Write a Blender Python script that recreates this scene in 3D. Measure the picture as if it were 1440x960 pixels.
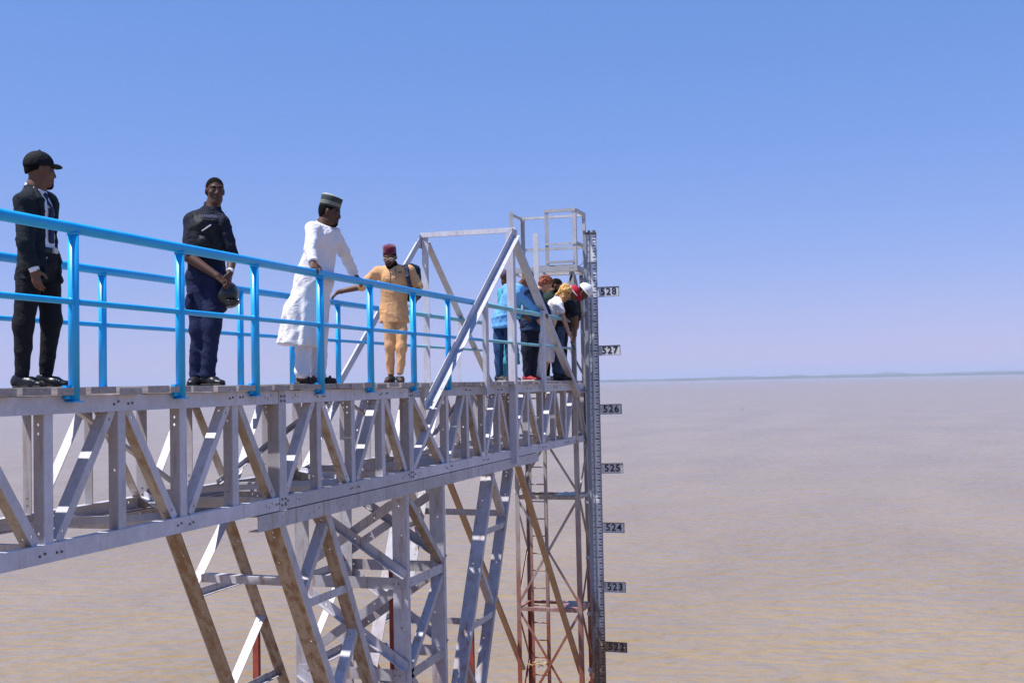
import bpy, bmesh, math, random
import numpy as np
from mathutils import Vector, Matrix, noise as mnoise

for _o in list(bpy.data.objects):
    bpy.data.objects.remove(_o)
random.seed(7)
S = bpy.context.scene
COL = S.collection

# ------------------------------------------------------------------ camera
# X runs along the footbridge (away from the camera), Y across it, Z up.
# Z = gauge reading minus 520, water surface at Z = 0.
cam = bpy.data.cameras.new('camera')
cam.sensor_width = 36.0
cam.lens = 1650.0 / 1440.0 * 36.0
cam.clip_start = 0.1
cam.clip_end = 60000.0
camo = bpy.data.objects.new('camera', cam)
COL.objects.link(camo)
_yaw, _pitch, _roll = math.atan(504 / 1650.0), math.atan(59.0 / 1650.0), math.radians(1.12)
_fw = Vector((math.cos(_yaw) * math.cos(_pitch), math.sin(_yaw) * math.cos(_pitch), math.sin(_pitch)))
_rt = Vector((math.sin(_yaw), -math.cos(_yaw), 0))
_up = _rt.cross(_fw)
_r2 = math.cos(_roll) * _rt - math.sin(_roll) * _up
_u2 = math.sin(_roll) * _rt + math.cos(_roll) * _up
camo.matrix_world = Matrix(((_r2.x, _u2.x, -_fw.x, 0.0), (_r2.y, _u2.y, -_fw.y, 0.0),
                            (_r2.z, _u2.z, -_fw.z, 6.47), (0, 0, 0, 1)))
S.camera = camo

# ------------------------------------------------------------------ sky, sun, exposure
SUN = Vector((-0.25, 0.36, 0.90)).normalized()          # direction towards the sun
sun_el = math.asin(SUN.z)
world = bpy.data.worlds.new('World')
S.world = world
world.use_nodes = True
wn = world.node_tree
wn.nodes.clear()
w_out = wn.nodes.new('ShaderNodeOutputWorld')
w_bg = wn.nodes.new('ShaderNodeBackground')
w_sky = wn.nodes.new('ShaderNodeTexSky')
w_sky.sky_type = 'NISHITA'
w_sky.sun_disc = False
w_sky.sun_elevation = sun_el
w_sky.sun_rotation = math.atan2(SUN.x, SUN.y)
w_sky.altitude = 300.0
w_sky.air_density = 1.15
w_sky.dust_density = 0.15
w_sky.ozone_density = 3.0
w_tint = wn.nodes.new('ShaderNodeMix')
w_tint.data_type = 'RGBA'
w_tint.blend_type = 'MULTIPLY'
w_tint.inputs['Factor'].default_value = 1.0
w_tint.inputs['B'].default_value = (0.425, 0.295, 0.42, 1)   # the whole sky: thinner scattering ...
w_air = wn.nodes.new('ShaderNodeMix')
w_air.data_type = 'RGBA'
w_air.blend_type = 'ADD'
w_air.inputs['Factor'].default_value = 1.0
w_air.inputs['B'].default_value = (0.21, 1.06, 2.55, 1)    # ... over an even dusty blue
wn.links.new(w_sky.outputs['Color'], w_tint.inputs['A'])
wn.links.new(w_tint.outputs['Result'], w_air.inputs['A'])
wn.links.new(w_air.outputs['Result'], w_bg.inputs['Color'])
w_bg.inputs['Strength'].default_value = 0.118
wn.links.new(w_bg.outputs['Background'], w_out.inputs['Surface'])

sl = bpy.data.lights.new('sun', 'SUN')
sl.energy = 4.8
sl.angle = math.radians(0.53)
sl.color = (1.0, 0.955, 0.90)
so = bpy.data.objects.new('sun', sl)
COL.objects.link(so)
so.rotation_euler = SUN.to_track_quat('Z', 'Y').to_euler()
so.location = (0, 0, 40)

S.view_settings.view_transform = 'Standard'
S.view_settings.look = 'None'
S.view_settings.exposure = 0.50
S.view_settings.gamma = 1.0
S.view_settings.use_curve_mapping = False

# ------------------------------------------------------------------ helpers: objects
def link(name, mesh, mat=None, parent=None):
    o = bpy.data.objects.new(name, mesh)
    COL.objects.link(o)
    if mat is not None and mesh is not None and not mesh.materials:
        for m in (mat if isinstance(mat, (list, tuple)) else [mat]):
            mesh.materials.append(m)
    if parent is not None:
        o.parent = parent
    return o

def thing(name, label, cat, loc=(0, 0, 0), group=None, rotz=0.0):
    o = bpy.data.objects.new(name, None)
    o.empty_display_size = 0.2
    COL.objects.link(o)
    o.location = loc
    o.rotation_euler = (0, 0, rotz)
    tag(o, label, cat, group)
    return o

def tag(o, label, cat, group=None):
    o['label'] = label
    o['category'] = cat
    if group:
        o['group'] = group
    return o

def mesh_from(verts, faces, name='m', smooth=False):
    me = bpy.data.meshes.new(name)
    me.from_pydata([tuple(v) for v in verts], [], faces)
    me.update()
    bm = bmesh.new()
    bm.from_mesh(me)
    bmesh.ops.recalc_face_normals(bm, faces=bm.faces)
    bm.to_mesh(me)
    bm.free()
    if smooth:
        me.polygons.foreach_set('use_smooth', [True] * len(me.polygons))
    return me

class MB:
    """collects simple solids for one mesh"""
    def __init__(self):
        self.v, self.f, self.mi, self.cur = [], [], [], 0
    def add(self, verts, faces):
        self.mi += [self.cur] * len(faces)
        n = len(self.v)
        self.v += [Vector(p) for p in verts]
        self.f += [tuple(i + n for i in f) for f in faces]
    def box(self, lo, hi):
        x0, y0, z0 = lo
        x1, y1, z1 = hi
        self.add([(x0, y0, z0), (x1, y0, z0), (x1, y1, z0), (x0, y1, z0),
                  (x0, y0, z1), (x1, y0, z1), (x1, y1, z1), (x0, y1, z1)],
                 [(0, 3, 2, 1), (4, 5, 6, 7), (0, 1, 5, 4), (1, 2, 6, 5), (2, 3, 7, 6), (3, 0, 4, 7)])
    def obox(self, p0, p1, a, b, wa, wb):
        """bar p0..p1 spanning 0..wa along a and 0..wb along b"""
        p0, p1, a, b = Vector(p0), Vector(p1), Vector(a), Vector(b)
        vs = []
        for p in (p0, p1):
            vs += [p, p + a * wa, p + a * wa + b * wb, p + b * wb]
        self.add(vs, [(0, 1, 2, 3), (7, 6, 5, 4), (0, 4, 5, 1), (1, 5, 6, 2), (2, 6, 7, 3), (3, 7, 4, 0)])
    def tube(self, p0, p1, r, n=14, r1=None):
        p0, p1 = Vector(p0), Vector(p1)
        d = (p1 - p0).normalized()
        a = d.orthogonal().normalized()
        b = d.cross(a)
        r1 = r if r1 is None else r1
        vs = []
        for p, rr in ((p0, r), (p1, r1)):
            for k in range(n):
                t = 2 * math.pi * k / n
                vs.append(p + (a * math.cos(t) + b * math.sin(t)) * rr)
        fs = [(k, (k + 1) % n, n + (k + 1) % n, n + k) for k in range(n)]
        fs += [tuple(range(n - 1, -1, -1)), tuple(range(n, 2 * n))]
        self.add(vs, fs)
    def plate(self, p0, p1, a, nrm, w, t, holes=(), hr=0.011):
        """plate from p0 to p1, width w along a, thickness t along nrm, with real through-holes
        holes: list of (distance along, distance across)"""
        p0, p1, a, nrm = Vector(p0), Vector(p1), Vector(a).normalized(), Vector(nrm).normalized()
        d = p1 - p0
        L = d.length
        d = d / L
        hs = sorted(h for h in holes if 0.03 < h[0] < L - 0.03)
        ok = []
        for h in hs:
            if not ok or h[0] - ok[-1][0] > 2.6 * hr:
                ok.append(h)
        def P(s, c, k):
            return p0 + d * s + a * c + nrm * (t * k)
        cuts = [0.0]
        for s, c in ok:
            cuts += [s - 1.25 * hr, s + 1.25 * hr]
        cuts.append(L)
        # full outer shell sides
        for i in range(0, len(cuts) - 1):
            s0, s1 = cuts[i], cuts[i + 1]
            if i % 2 == 0:
                for k in (0, 1):
                    self.add([P(s0, 0, k), P(s1, 0, k), P(s1, w, k), P(s0, w, k)], [(0, 1, 2, 3)])
            else:
                hc = ok[i // 2]
                cr = []
                for q in range(8):
                    th = math.pi / 4 * q
                    cr.append((hc[0] + hr * math.cos(th), min(max(hc[1], 1.3 * hr), w - 1.3 * hr) + hr * math.sin(th)))
                cy = min(max(hc[1], 1.3 * hr), w - 1.3 * hr)
                ring = [(s1, cy), (s1, w), (hc[0], w), (s0, w), (s0, cy), (s0, 0), (hc[0], 0), (s1, 0)]
                for k in (0, 1):
                    vs = [P(x, y, k) for x, y in cr] + [P(x, y, k) for x, y in ring]
                    self.add(vs, [(q, (q + 1) % 8, 8 + (q + 1) % 8, 8 + q) for q in range(8)])
                vs = [P(x, y, 0) for x, y in cr] + [P(x, y, 1) for x, y in cr]
                self.add(vs, [(q, (q + 1) % 8, 8 + (q + 1) % 8, 8 + q) for q in range(8)])
        for c in (0, w):
            self.add([P(0, c, 0), P(L, c, 0), P(L, c, 1), P(0, c, 1)], [(0, 1, 2, 3)])
        for s in (0, L):
            self.add([P(s, 0, 0), P(s, w, 0), P(s, w, 1), P(s, 0, 1)], [(0, 1, 2, 3)])
    def mesh(self, name='m', smooth=False):
        me = mesh_from(self.v, self.f, name, smooth)
        if any(self.mi) and len(self.mi) == len(me.polygons):
            me.polygons.foreach_set('material_index', self.mi)
        return me
    def build(self, name, mat, parent=None, smooth=False):
        return link(name, self.mesh(name, smooth), mat, parent)

def end_holes(L, w, n=2, every=0.0):
    hs = []
    for i in range(n):
        hs += [(0.07 + 0.055 * i, w * 0.5), (L - 0.07 - 0.055 * i, w * 0.5)]
    if every:
        s = 0.4
        while s < L - 0.35:
            hs.append((s, w * (0.5 + 0.2 * random.uniform(-1, 1))))
            s += every * random.uniform(0.7, 1.3)
    return hs

def angle_bar(name, mat, parent, p0, p1, a, b, wa, wb, t=0.009, ha=0, hb=0, every_a=0.0, every_b=0.0):
    """steel angle: its corner runs p0..p1, one leg along a, the other along b"""
    p0, p1 = Vector(p0), Vector(p1)
    d = (p1 - p0).normalized()
    a = Vector(a)
    a = (a - d * a.dot(d)).normalized()
    b = Vector(b)
    b = (b - d * b.dot(d) - a * b.dot(a)).normalized()
    L = (p1 - p0).length
    m = MB()
    m.plate(p0, p1, a, b, wa, t, end_holes(L, wa, ha, every_a) if (ha or every_a) else ())
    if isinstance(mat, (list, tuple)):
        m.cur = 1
    m.plate(p0 + b * t, p1 + b * t, b, a, wb - t, t, end_holes(L, wb, hb, every_b) if (hb or every_b) else ())
    o = m.build(name, mat, parent)
    return o

def channel_bar(name, mat, parent, p0, p1, face, inward, h, wf, t=0.009, holes=()):
    """channel: web of height h along `face`, two flanges of width wf along `inward`"""
    p0, p1 = Vector(p0), Vector(p1)
    face, inward = Vector(face), Vector(inward)
    m = MB()
    m.plate(p0, p1, face, inward, h, t, holes)
    m.obox(p0 + inward * t, p1 + inward * t, face, inward, t, wf - t)
    m.obox(p0 + inward * t + face * (h - t), p1 + inward * t + face * (h - t), face, inward, t, wf - t)
    return m.build(name, mat, parent)

def bolt_mb(m, p, n, r=0.013, h=0.010):
    m.tube(p, Vector(p) + Vector(n) * h, r, 6)

# ------------------------------------------------------------------ helpers: materials
def new_mat(name):
    m = bpy.data.materials.new(name)
    m.use_nodes = True
    nt = m.node_tree
    return m, nt, nt.nodes['Principled BSDF']

def N(nt, typ, **kw):
    n = nt.nodes.new(typ)
    for k, v in kw.items():
        if k.startswith('i_'):
            n.inputs[k[2:].replace('_', ' ')].default_value = v
        else:
            setattr(n, k, v)
    return n

def ramp(nt, src, stops):
    r = nt.nodes.new('ShaderNodeValToRGB')
    el = r.color_ramp.elements
    while len(el) < len(stops):
        el.new(0.5)
    for e, (p, c) in zip(el, stops):
        e.position = p
        e.color = c if len(c) == 4 else (*c, 1)
    nt.links.new(src, r.inputs['Fac'])
    return r

def mixc(nt, fac, a, b, blend='MIX'):
    m = nt.nodes.new('ShaderNodeMix')
    m.data_type = 'RGBA'
    m.blend_type = blend
    for sock, v in (('Factor', fac), ('A', a), ('B', b)):
        if isinstance(v, (int, float)):
            m.inputs[sock].default_value = v
        elif isinstance(v, tuple):
            m.inputs[sock].default_value = v if len(v) == 4 else (*v, 1)
        else:
            nt.links.new(v, m.inputs[sock])
    return m.outputs['Result']

def math_n(nt, op, a, b=None, clamp=False):
    m = nt.nodes.new('ShaderNodeMath')
    m.operation = op
    m.use_clamp = clamp
    for i, v in enumerate((a, b)):
        if v is None:
            continue
        if isinstance(v, (int, float)):
            m.inputs[i].default_value = v
        else:
            nt.links.new(v, m.inputs[i])
    return m.outputs[0]

def noise_n(nt, vec, scale, detail=4.0, rough=0.55):
    n = nt.nodes.new('ShaderNodeTexNoise')
    n.inputs['Scale'].default_value = scale
    n.inputs['Detail'].default_value = detail
    n.inputs['Roughness'].default_value = rough
    nt.links.new(vec, n.inputs['Vector'])
    return n.outputs['Fac']

def mapped(nt, src, scale):
    mp = nt.nodes.new('ShaderNodeMapping')
    mp.inputs['Scale'].default_value = scale
    nt.links.new(src, mp.inputs['Vector'])
    return mp.outputs['Vector']

def steel_mat(name, base=(0.52, 0.525, 0.60), red_lo=None, red_hi=None, rust=0.25, red_amt=1.0, rust_lo=0.56, rust_col=(0.27, 0.155, 0.085)):
    """weathered galvanised steel; red primer patches below red_hi, all red below red_lo"""
    m, nt, b = new_mat(name)
    geo = N(nt, 'ShaderNodeNewGeometry')
    pos = geo.outputs['Position']
    n1 = noise_n(nt, pos, 3.5, 5, 0.6)
    n2 = noise_n(nt, pos, 22.0, 4, 0.6)
    streak = noise_n(nt, mapped(nt, pos, (9, 9, 1.2)), 1.6, 5, 0.65)
    c = ramp(nt, n1, [(0.30, tuple(x * 0.90 for x in base)), (0.62, tuple(min(1, x * 1.10) for x in base))]).outputs['Color']
    f2 = ramp(nt, n2, [(0.35, (0.92,) * 3), (0.65, (1.04,) * 3)]).outputs['Color']
    c = mixc(nt, 1.0, c, f2, 'MULTIPLY')
    # per-member tone
    oi = N(nt, 'ShaderNodeObjectInfo')
    tone = ramp(nt, oi.outputs['Random'], [(0.0, (0.82, 0.81, 0.80)), (1.0, (1.08, 1.07, 1.08))]).outputs['Color']
    c = mixc(nt, 1.0, c, tone, 'MULTIPLY')
    # rust and dirt stains
    fr = ramp(nt, streak, [(rust_lo, (0, 0, 0)), (rust_lo + 0.16, (1, 1, 1))]).outputs['Color']
    fr = math_n(nt, 'MULTIPLY', fr, rust * 2.2, True)
    c = mixc(nt, fr, c, rust_col)
    if red_hi is not None:
        sep = N(nt, 'ShaderNodeSeparateXYZ')
        nt.links.new(pos, sep.inputs[0])
        wob = math_n(nt, 'MULTIPLY', math_n(nt, 'SUBTRACT', noise_n(nt, mapped(nt, pos, (2.2, 2.2, 0.9)), 1.0, 5, 0.7), 0.5), 5.0)
        z = math_n(nt, 'ADD', sep.outputs['Z'], wob)
        mr = N(nt, 'ShaderNodeMapRange')
        mr.inputs['From Min'].default_value = red_hi
        mr.inputs['From Max'].default_value = red_lo
        nt.links.new(z, mr.inputs['Value'])
        fac = math_n(nt, 'MULTIPLY', mr.outputs['Result'], red_amt, True)
        redc = ramp(nt, n2, [(0.3, (0.20, 0.05, 0.03)), (0.7, (0.32, 0.10, 0.055))]).outputs['Color']
        c = mixc(nt, fac, c, redc)
    nt.links.new(c, b.inputs['Base Color'])
    b.inputs['Metallic'].default_value = 0.0
    b.inputs['Roughness'].default_value = 0.48
    b.inputs['Specular IOR Level'].default_value = 0.45
    bp = N(nt, 'ShaderNodeBump')
    bp.inputs['Strength'].default_value = 0.08
    bp.inputs['Distance'].default_value = 0.01
    nt.links.new(n2, bp.inputs['Height'])
    nt.links.new(bp.outputs['Normal'], b.inputs['Normal'])
    return m

def plain_mat(name, col, rough=0.6, var=0.12, scale=18.0, bump=0.0, spec=0.4, bscale=None, sheen=0.0):
    m, nt, b = new_mat(name)
    tc = N(nt, 'ShaderNodeTexCoord')
    n1 = noise_n(nt, tc.outputs['Object'], scale, 4, 0.6)
    lo = tuple(max(0, x * (1 - var)) for x in col)
    hi = tuple(min(1, x * (1 + var)) for x in col)
    c = ramp(nt, n1, [(0.3, lo), (0.7, hi)]).outputs['Color']
    nt.links.new(c, b.inputs['Base Color'])
    b.inputs['Roughness'].default_value = rough
    b.inputs['Specular IOR Level'].default_value = spec
    if sheen:
        b.inputs['Sheen Weight'].default_value = sheen
    if bump:
        n2 = noise_n(nt, tc.outputs['Object'], bscale or scale * 4, 3, 0.6)
        bp = N(nt, 'ShaderNodeBump')
        bp.inputs['Strength'].default_value = bump
        bp.inputs['Distance'].default_value = 0.01
        nt.links.new(n2, bp.inputs['Height'])
        nt.links.new(bp.outputs['Normal'], b.inputs['Normal'])
    return m

M = {}
M['steel'] = steel_mat('galvanised_steel', rust=0.16)
M['pier'] = steel_mat('pier_steel', base=(0.46, 0.455, 0.51), red_lo=0.4, red_hi=3.5, rust=0.34, rust_lo=0.53)
M['tower'] = steel_mat('tower_steel', base=(0.39, 0.37, 0.37), red_lo=2.0, red_hi=4.4, rust=0.40, rust_lo=0.52)
M['cage'] = steel_mat('cage_steel', base=(0.44, 0.45, 0.48), rust=0.12)
M['strut'] = steel_mat('rusty_strut', base=(0.36, 0.235, 0.165), red_lo=1.0, red_hi=3.0, rust=0.6, red_amt=0.7)
M['shaded_web'] = steel_mat('shaded_web_steel', base=(0.39, 0.375, 0.41), rust=0.34, rust_lo=0.54, rust_col=(0.26, 0.19, 0.15))  # webs of uprights: shade put into a darker base, rust streaks over it
M['brown'] = steel_mat('stained_shaded_steel', base=(0.40, 0.36, 0.335), rust=0.36, rust_lo=0.47, rust_col=(0.25, 0.155, 0.10))  # downward-facing diagonal webs: brown stain plus shade and water bounce in the colour
M['pbrown'] = steel_mat('stained_shaded_leg', base=(0.33, 0.27, 0.235), red_lo=0.2, red_hi=2.6, rust=0.42, rust_lo=0.45, rust_col=(0.20, 0.105, 0.06))  # undersides of raking pier members: rust brown, with their shade coloured in too
M['redpost'] = plain_mat('red_primer', (0.33, 0.065, 0.045), 0.6, 0.25, 6)
M['dark'] = plain_mat('dark_fastener', (0.10, 0.095, 0.10), 0.5, 0.2, 30)
M['white_bar'] = plain_mat('white_paint', (0.72, 0.72, 0.74), 0.45, 0.08, 6)

def rail_mat(name, col, col2):
    m, nt, b = new_mat(name)
    geo = N(nt, 'ShaderNodeNewGeometry')
    pos = geo.outputs['Position']
    n1 = noise_n(nt, pos, 5, 5, 0.65)
    n2 = noise_n(nt, pos, 45, 3, 0.6)
    c = ramp(nt, n1, [(0.35, col), (0.7, col2)]).outputs['Color']
    chip = ramp(nt, n2, [(0.66, (0, 0, 0)), (0.70, (1, 1, 1))]).outputs['Color']
    c = mixc(nt, math_n(nt, 'MULTIPLY', chip, 0.55), c, (0.22, 0.24, 0.25))
    nt.links.new(c, b.inputs['Base Color'])
    rg = ramp(nt, n1, [(0.3, (0.28,) * 3), (0.7, (0.50,) * 3)])
    nt.links.new(rg.outputs['Color'], b.inputs['Roughness'])
    bp = N(nt, 'ShaderNodeBump')
    bp.inputs['Strength'].default_value = 0.15
    bp.inputs['Distance'].default_value = 0.004
    nt.links.new(n2, bp.inputs['Height'])
    nt.links.new(bp.outputs['Normal'], b.inputs['Normal'])
    return m
M['blue'] = rail_mat('blue_rail_paint', (0.004, 0.37, 0.82), (0.012, 0.43, 0.88))
M['teal'] = rail_mat('faded_teal_paint', (0.16, 0.46, 0.56), (0.24, 0.54, 0.62))

def plank_mat():
    m, nt, b = new_mat('weathered_plank')
    geo = N(nt, 'ShaderNodeNewGeometry')
    pos = geo.outputs['Position']
    g = noise_n(nt, mapped(nt, pos, (30, 2.5, 30)), 1.4, 5, 0.65)
    oi = N(nt, 'ShaderNodeObjectInfo')
    c = ramp(nt, g, [(0.3, (0.26, 0.22, 0.20)), (0.7, (0.46, 0.43, 0.43))]).outputs['Color']
    tone = ramp(nt, oi.outputs['Random'], [(0.0, (0.84, 0.82, 0.81)), (0.5, (1.0, 0.98, 1.0)), (1.0, (1.12, 1.12, 1.15))]).outputs['Color']
    c = mixc(nt, 1.0, c, tone, 'MULTIPLY')
    nt.links.new(c, b.inputs['Base Color'])
    b.inputs['Roughness'].default_value = 0.85
    bp = N(nt, 'ShaderNodeBump')
    bp.inputs['Strength'].default_value = 0.4
    bp.inputs['Distance'].default_value = 0.004
    nt.links.new(g, bp.inputs['Height'])
    nt.links.new(bp.outputs['Normal'], b.inputs['Normal'])
    return m
M['plank'] = plank_mat()

# ------------------------------------------------------------------ water, far shore, haze
def water_mat():
    m, nt, b = new_mat('muddy_water')
    geo = N(nt, 'ShaderNodeNewGeometry')
    pos = geo.outputs['Position']
    big = noise_n(nt, mapped(nt, pos, (0.05, 0.12, 1)), 1.0, 3, 0.5)
    c = ramp(nt, big, [(0.35, (0.25, 0.175, 0.09)), (0.65, (0.295, 0.210, 0.112))]).outputs['Color']
    nt.links.new(c, b.inputs['Base Color'])
    b.inputs['Roughness'].default_value = 0.10
    b.inputs['IOR'].default_value = 1.33
    b.inputs['Specular IOR Level'].default_value = 0.42
    # wind ripples: crests run across the wind, several sizes
    rp = N(nt, 'ShaderNodeMapping')
    rp.inputs['Rotation'].default_value = (0, 0, math.radians(-22))
    nt.links.new(pos, rp.inputs['Vector'])
    r = rp.outputs['Vector']
    a = noise_n(nt, mapped(nt, r, (2.0, 0.85, 1)), 1.0, 2.5, 0.5)
    d = noise_n(nt, mapped(nt, r, (6.5, 2.6, 1)), 1.0, 2, 0.5)
    e = noise_n(nt, mapped(nt, r, (0.35, 0.16, 1)), 1.0, 2, 0.5)
    h = math_n(nt, 'ADD', math_n(nt, 'MULTIPLY', a, 0.42), math_n(nt, 'MULTIPLY', d, 0.05))
    h = math_n(nt, 'ADD', h, math_n(nt, 'MULTIPLY', e, 0.45))
    bp = N(nt, 'ShaderNodeBump')
    bp.inputs['Strength'].default_value = 0.75
    bp.inputs['Distance'].default_value = 1.0
    nt.links.new(h, bp.inputs['Height'])
    nt.links.new(bp.outputs['Normal'], b.inputs['Normal'])
    return m
M['water'] = water_mat()
mw = MB()
mw.add([(-23000, -23000, 0), (23000, -23000, 0), (23000, 23000, 0), (-23000, 23000, 0)], [(0, 1, 2, 3)])
wo = mw.build('water', M['water'])
wo['kind'] = 'structure'

M['shore'] = plain_mat('far_shore_ground', (0.075, 0.085, 0.05), 0.9, 0.4, 0.002)
def ridge(name, dist, h0, h1, a0, a1, seed, width, bumps):
    """low land: a ridge that follows an arc round the lake, with a rounded section"""
    rnd = random.Random(seed)
    n = 420
    sec = [(-1.0, -0.02), (-0.96, 0.25), (-0.75, 0.6), (-0.35, 0.92), (0.0, 1.0), (0.5, 0.8), (1.0, -0.02)]
    vs, fs = [], []
    for i in range(n + 1):
        t = a0 + (a1 - a0) * i / n
        hh = h0 + (h1 - h0) * (0.5 + 0.5 * mnoise.noise(Vector((t * 60, seed, 0)))) \
            + 0.35 * h1 * max(0, mnoise.noise(Vector((t * 400, seed, 3))))
        for (ta, th, tw) in bumps:
            hh += th * math.exp(-((t - ta) / tw) ** 2)
        dd = dist * (1 + 0.03 * mnoise.noise(Vector((t * 9, seed, 7))))
        for (q, k) in sec:
            r = dd + q * width
            vs.append((r * math.cos(t), r * math.sin(t), hh * k))
    k = len(sec)
    for i in range(n):
        for j in range(k - 1):
            fs.append((i * k + j, (i + 1) * k + j, (i + 1) * k + j + 1, i * k + j + 1))
    o = link(name, mesh_from(vs, fs, name, True), M['shore'])
    o['kind'] = 'structure'
    return o
ridge('far_shore', 9500, 14, 26, -0.75, 0.85, 3, 500, [])
ridge('far_hills', 15500, 15, 40, -0.6, 0.85, 11, 1500,
      [(-0.015, 28, 0.012), (0.02, 14, 0.02), (-0.09, 18, 0.03), (0.11, 22, 0.02), (0.06, 16, 0.012), (-0.2, 24, 0.03)])

hm = MB()
hm.box((-24000, -24000, -1.0), (24000, 24000, 135.0))
hz = hm.build('haze', None)
hmat = bpy.data.materials.new('haze_air')
hmat.use_nodes = True
hmat.node_tree.nodes.clear()
_ho = hmat.node_tree.nodes.new('ShaderNodeOutputMaterial')
_hv = hmat.node_tree.nodes.new('ShaderNodeVolumePrincipled')
_hv.inputs['Color'].default_value = (0.72, 0.80, 1.0, 1)
_hv.inputs['Density'].default_value = 0.00009
_hv.inputs['Anisotropy'].default_value = 0.0
hmat.node_tree.links.new(_hv.outputs['Volume'], _ho.inputs['Volume'])
hz.data.materials.append(hmat)
hz['kind'] = 'stuff'
# ------------------------------------------------------------------ footbridge
X0, X1 = 1.6, 20.05
YN, YF = 4.80, 6.20
ZD, ZB = 6.50, 5.44
bridge = thing('footbridge', 'grey steel truss footbridge with plank deck reaching out over the water', 'footbridge', (0, 0, 0))
st = M['steel']
ex, ey, ez = Vector((1, 0, 0)), Vector((0, 1, 0)), Vector((0, 0, 1))
bolts = MB()

nodes = []                       # (x, 'B' or 'T')
x = 6.03 - 0.733 * 6
k = 0
while x < 11.95:
    nodes.append((x, 'B' if k % 2 == 0 else 'T'))
    x += 0.7333
    k += 1
nodes_a = nodes
nodes_b = [(13.07, 'B'), (13.80, 'T'), (14.46, 'B'), (15.10, 'T'), (15.72, 'B'), (16.50, 'T'), (17.28, 'B'),
           (18.02, 'T'), (18.70, 'B'), (19.42, 'T'), (19.98, 'B')]

def truss_side(y, sgn):
    """sgn +1: near side (legs of the angles turn inwards, +Y); -1: far side"""
    inn = ey * sgn
    off = 0.0
    # chords, in lengths that are spliced together
    for (xa, xb) in ((X0, 8.915), (9.055, 11.835), (11.965, 15.60), (15.604, X1)):
        L = xb - xa
        hs = []
        for s in (0.12, 0.17, 0.22, L - 0.12, L - 0.17, L - 0.22, L * 0.5):
            hs.append((s, 0.045 + 0.012 * ((int(s * 100)) % 3)))
        channel_bar('top_chord', st, bridge, (xa, y, 6.337), (xb, y, 6.337), ez, inn, 0.108, 0.06, 0.008, hs)
        channel_bar('bottom_chord', st, bridge, (xa, y, ZB), (xb, y, ZB), ez, inn, 0.112, 0.075, 0.008, hs)
    yi = y + sgn * 0.010
    def vert(xc, w=0.085, z0=ZB + 0.105, z1=6.345, wb=None, yy=None, ev=0.0):
        angle_bar('vertical', [st, M['shaded_web']], bridge, (xc - w * 0.5, yi if yy is None else yy, z0), (xc - w * 0.5, yi if yy is None else yy, z1),
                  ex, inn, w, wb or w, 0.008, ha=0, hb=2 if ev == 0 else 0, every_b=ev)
    for xn, kind in nodes_a + nodes_b:
        if abs(xn - 8.963) < 0.05 or abs(xn - 11.9) < 0.06:
            continue
        if xn > 19.9:
            continue
        vert(xn, random.uniform(0.078, 0.09), ev=random.choice([0, 0, 0.4]))
    # heavy splice verticals that stand proud of the chords
    for xc in (8.985, 11.90):
        angle_bar('splice_post', [st, M['shaded_web']], bridge, (xc - 0.065, y - sgn * 0.004, ZB - 0.004), (xc - 0.065, y - sgn * 0.004, 6.449), ex, inn, 0.125, 0.11, 0.009, hb=3)
        for zz in (6.40, 6.36, 5.53, 5.48):
            for dx in (-0.03, 0.03):
                bolt_mb(bolts, (xc + dx, y - sgn * 0.004, zz), -inn, 0.010, 0.008)
    angle_bar('end_post', st, bridge, (19.96, yi, ZB + 0.004), (19.96, yi, 6.44), ex, inn, 0.085, 0.085, 0.008)
    def diag(pb, pt):
        d = Vector(pt) - Vector(pb)
        a = Vector((d.z, 0, -d.x))
        if a.x < 0:
            a = -a
        a.normalize()
        p0 = Vector(pb) - a * 0.0325
        p1 = Vector(pt) - a * 0.0325
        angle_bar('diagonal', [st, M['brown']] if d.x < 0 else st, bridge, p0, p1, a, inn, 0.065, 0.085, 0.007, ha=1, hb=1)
    yd = y + sgn * 0.020
    def pair(n0, n1):
        (xa, ka), (xb, kb) = n0, n1
        zb_, zt = ZB + 0.115, 6.345
        if ka == 'B':
            diag((xa + 0.10, yd, zb_), (xb - 0.085, yd, zt))
        else:
            diag((xb - 0.10, yd, zb_), (xa + 0.085, yd, zt))
    for i in range(len(nodes_a) - 1):
        pair(nodes_a[i], nodes_a[i + 1])
    for i in range(len(nodes_b) - 1):
        pair(nodes_b[i], nodes_b[i + 1])
    # crossed bay over the pier
    diag((12.02, yd, ZB + 0.115), (12.98, yd, 6.345))
    diag((12.98, yd + sgn * 0.0085, ZB + 0.115), (12.02, yd + sgn * 0.0085, 6.345))
    for xn, kind in nodes_a + nodes_b:
        zc = 5.50 if kind == 'B' else 6.395
        for dx in (-0.10, -0.055, 0.055, 0.10):
            bolt_mb(bolts, (xn + dx, y, zc + random.uniform(-0.012, 0.012)), -inn, 0.0085, 0.007)

truss_side(YN, 1)
truss_side(YF, -1)

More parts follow.
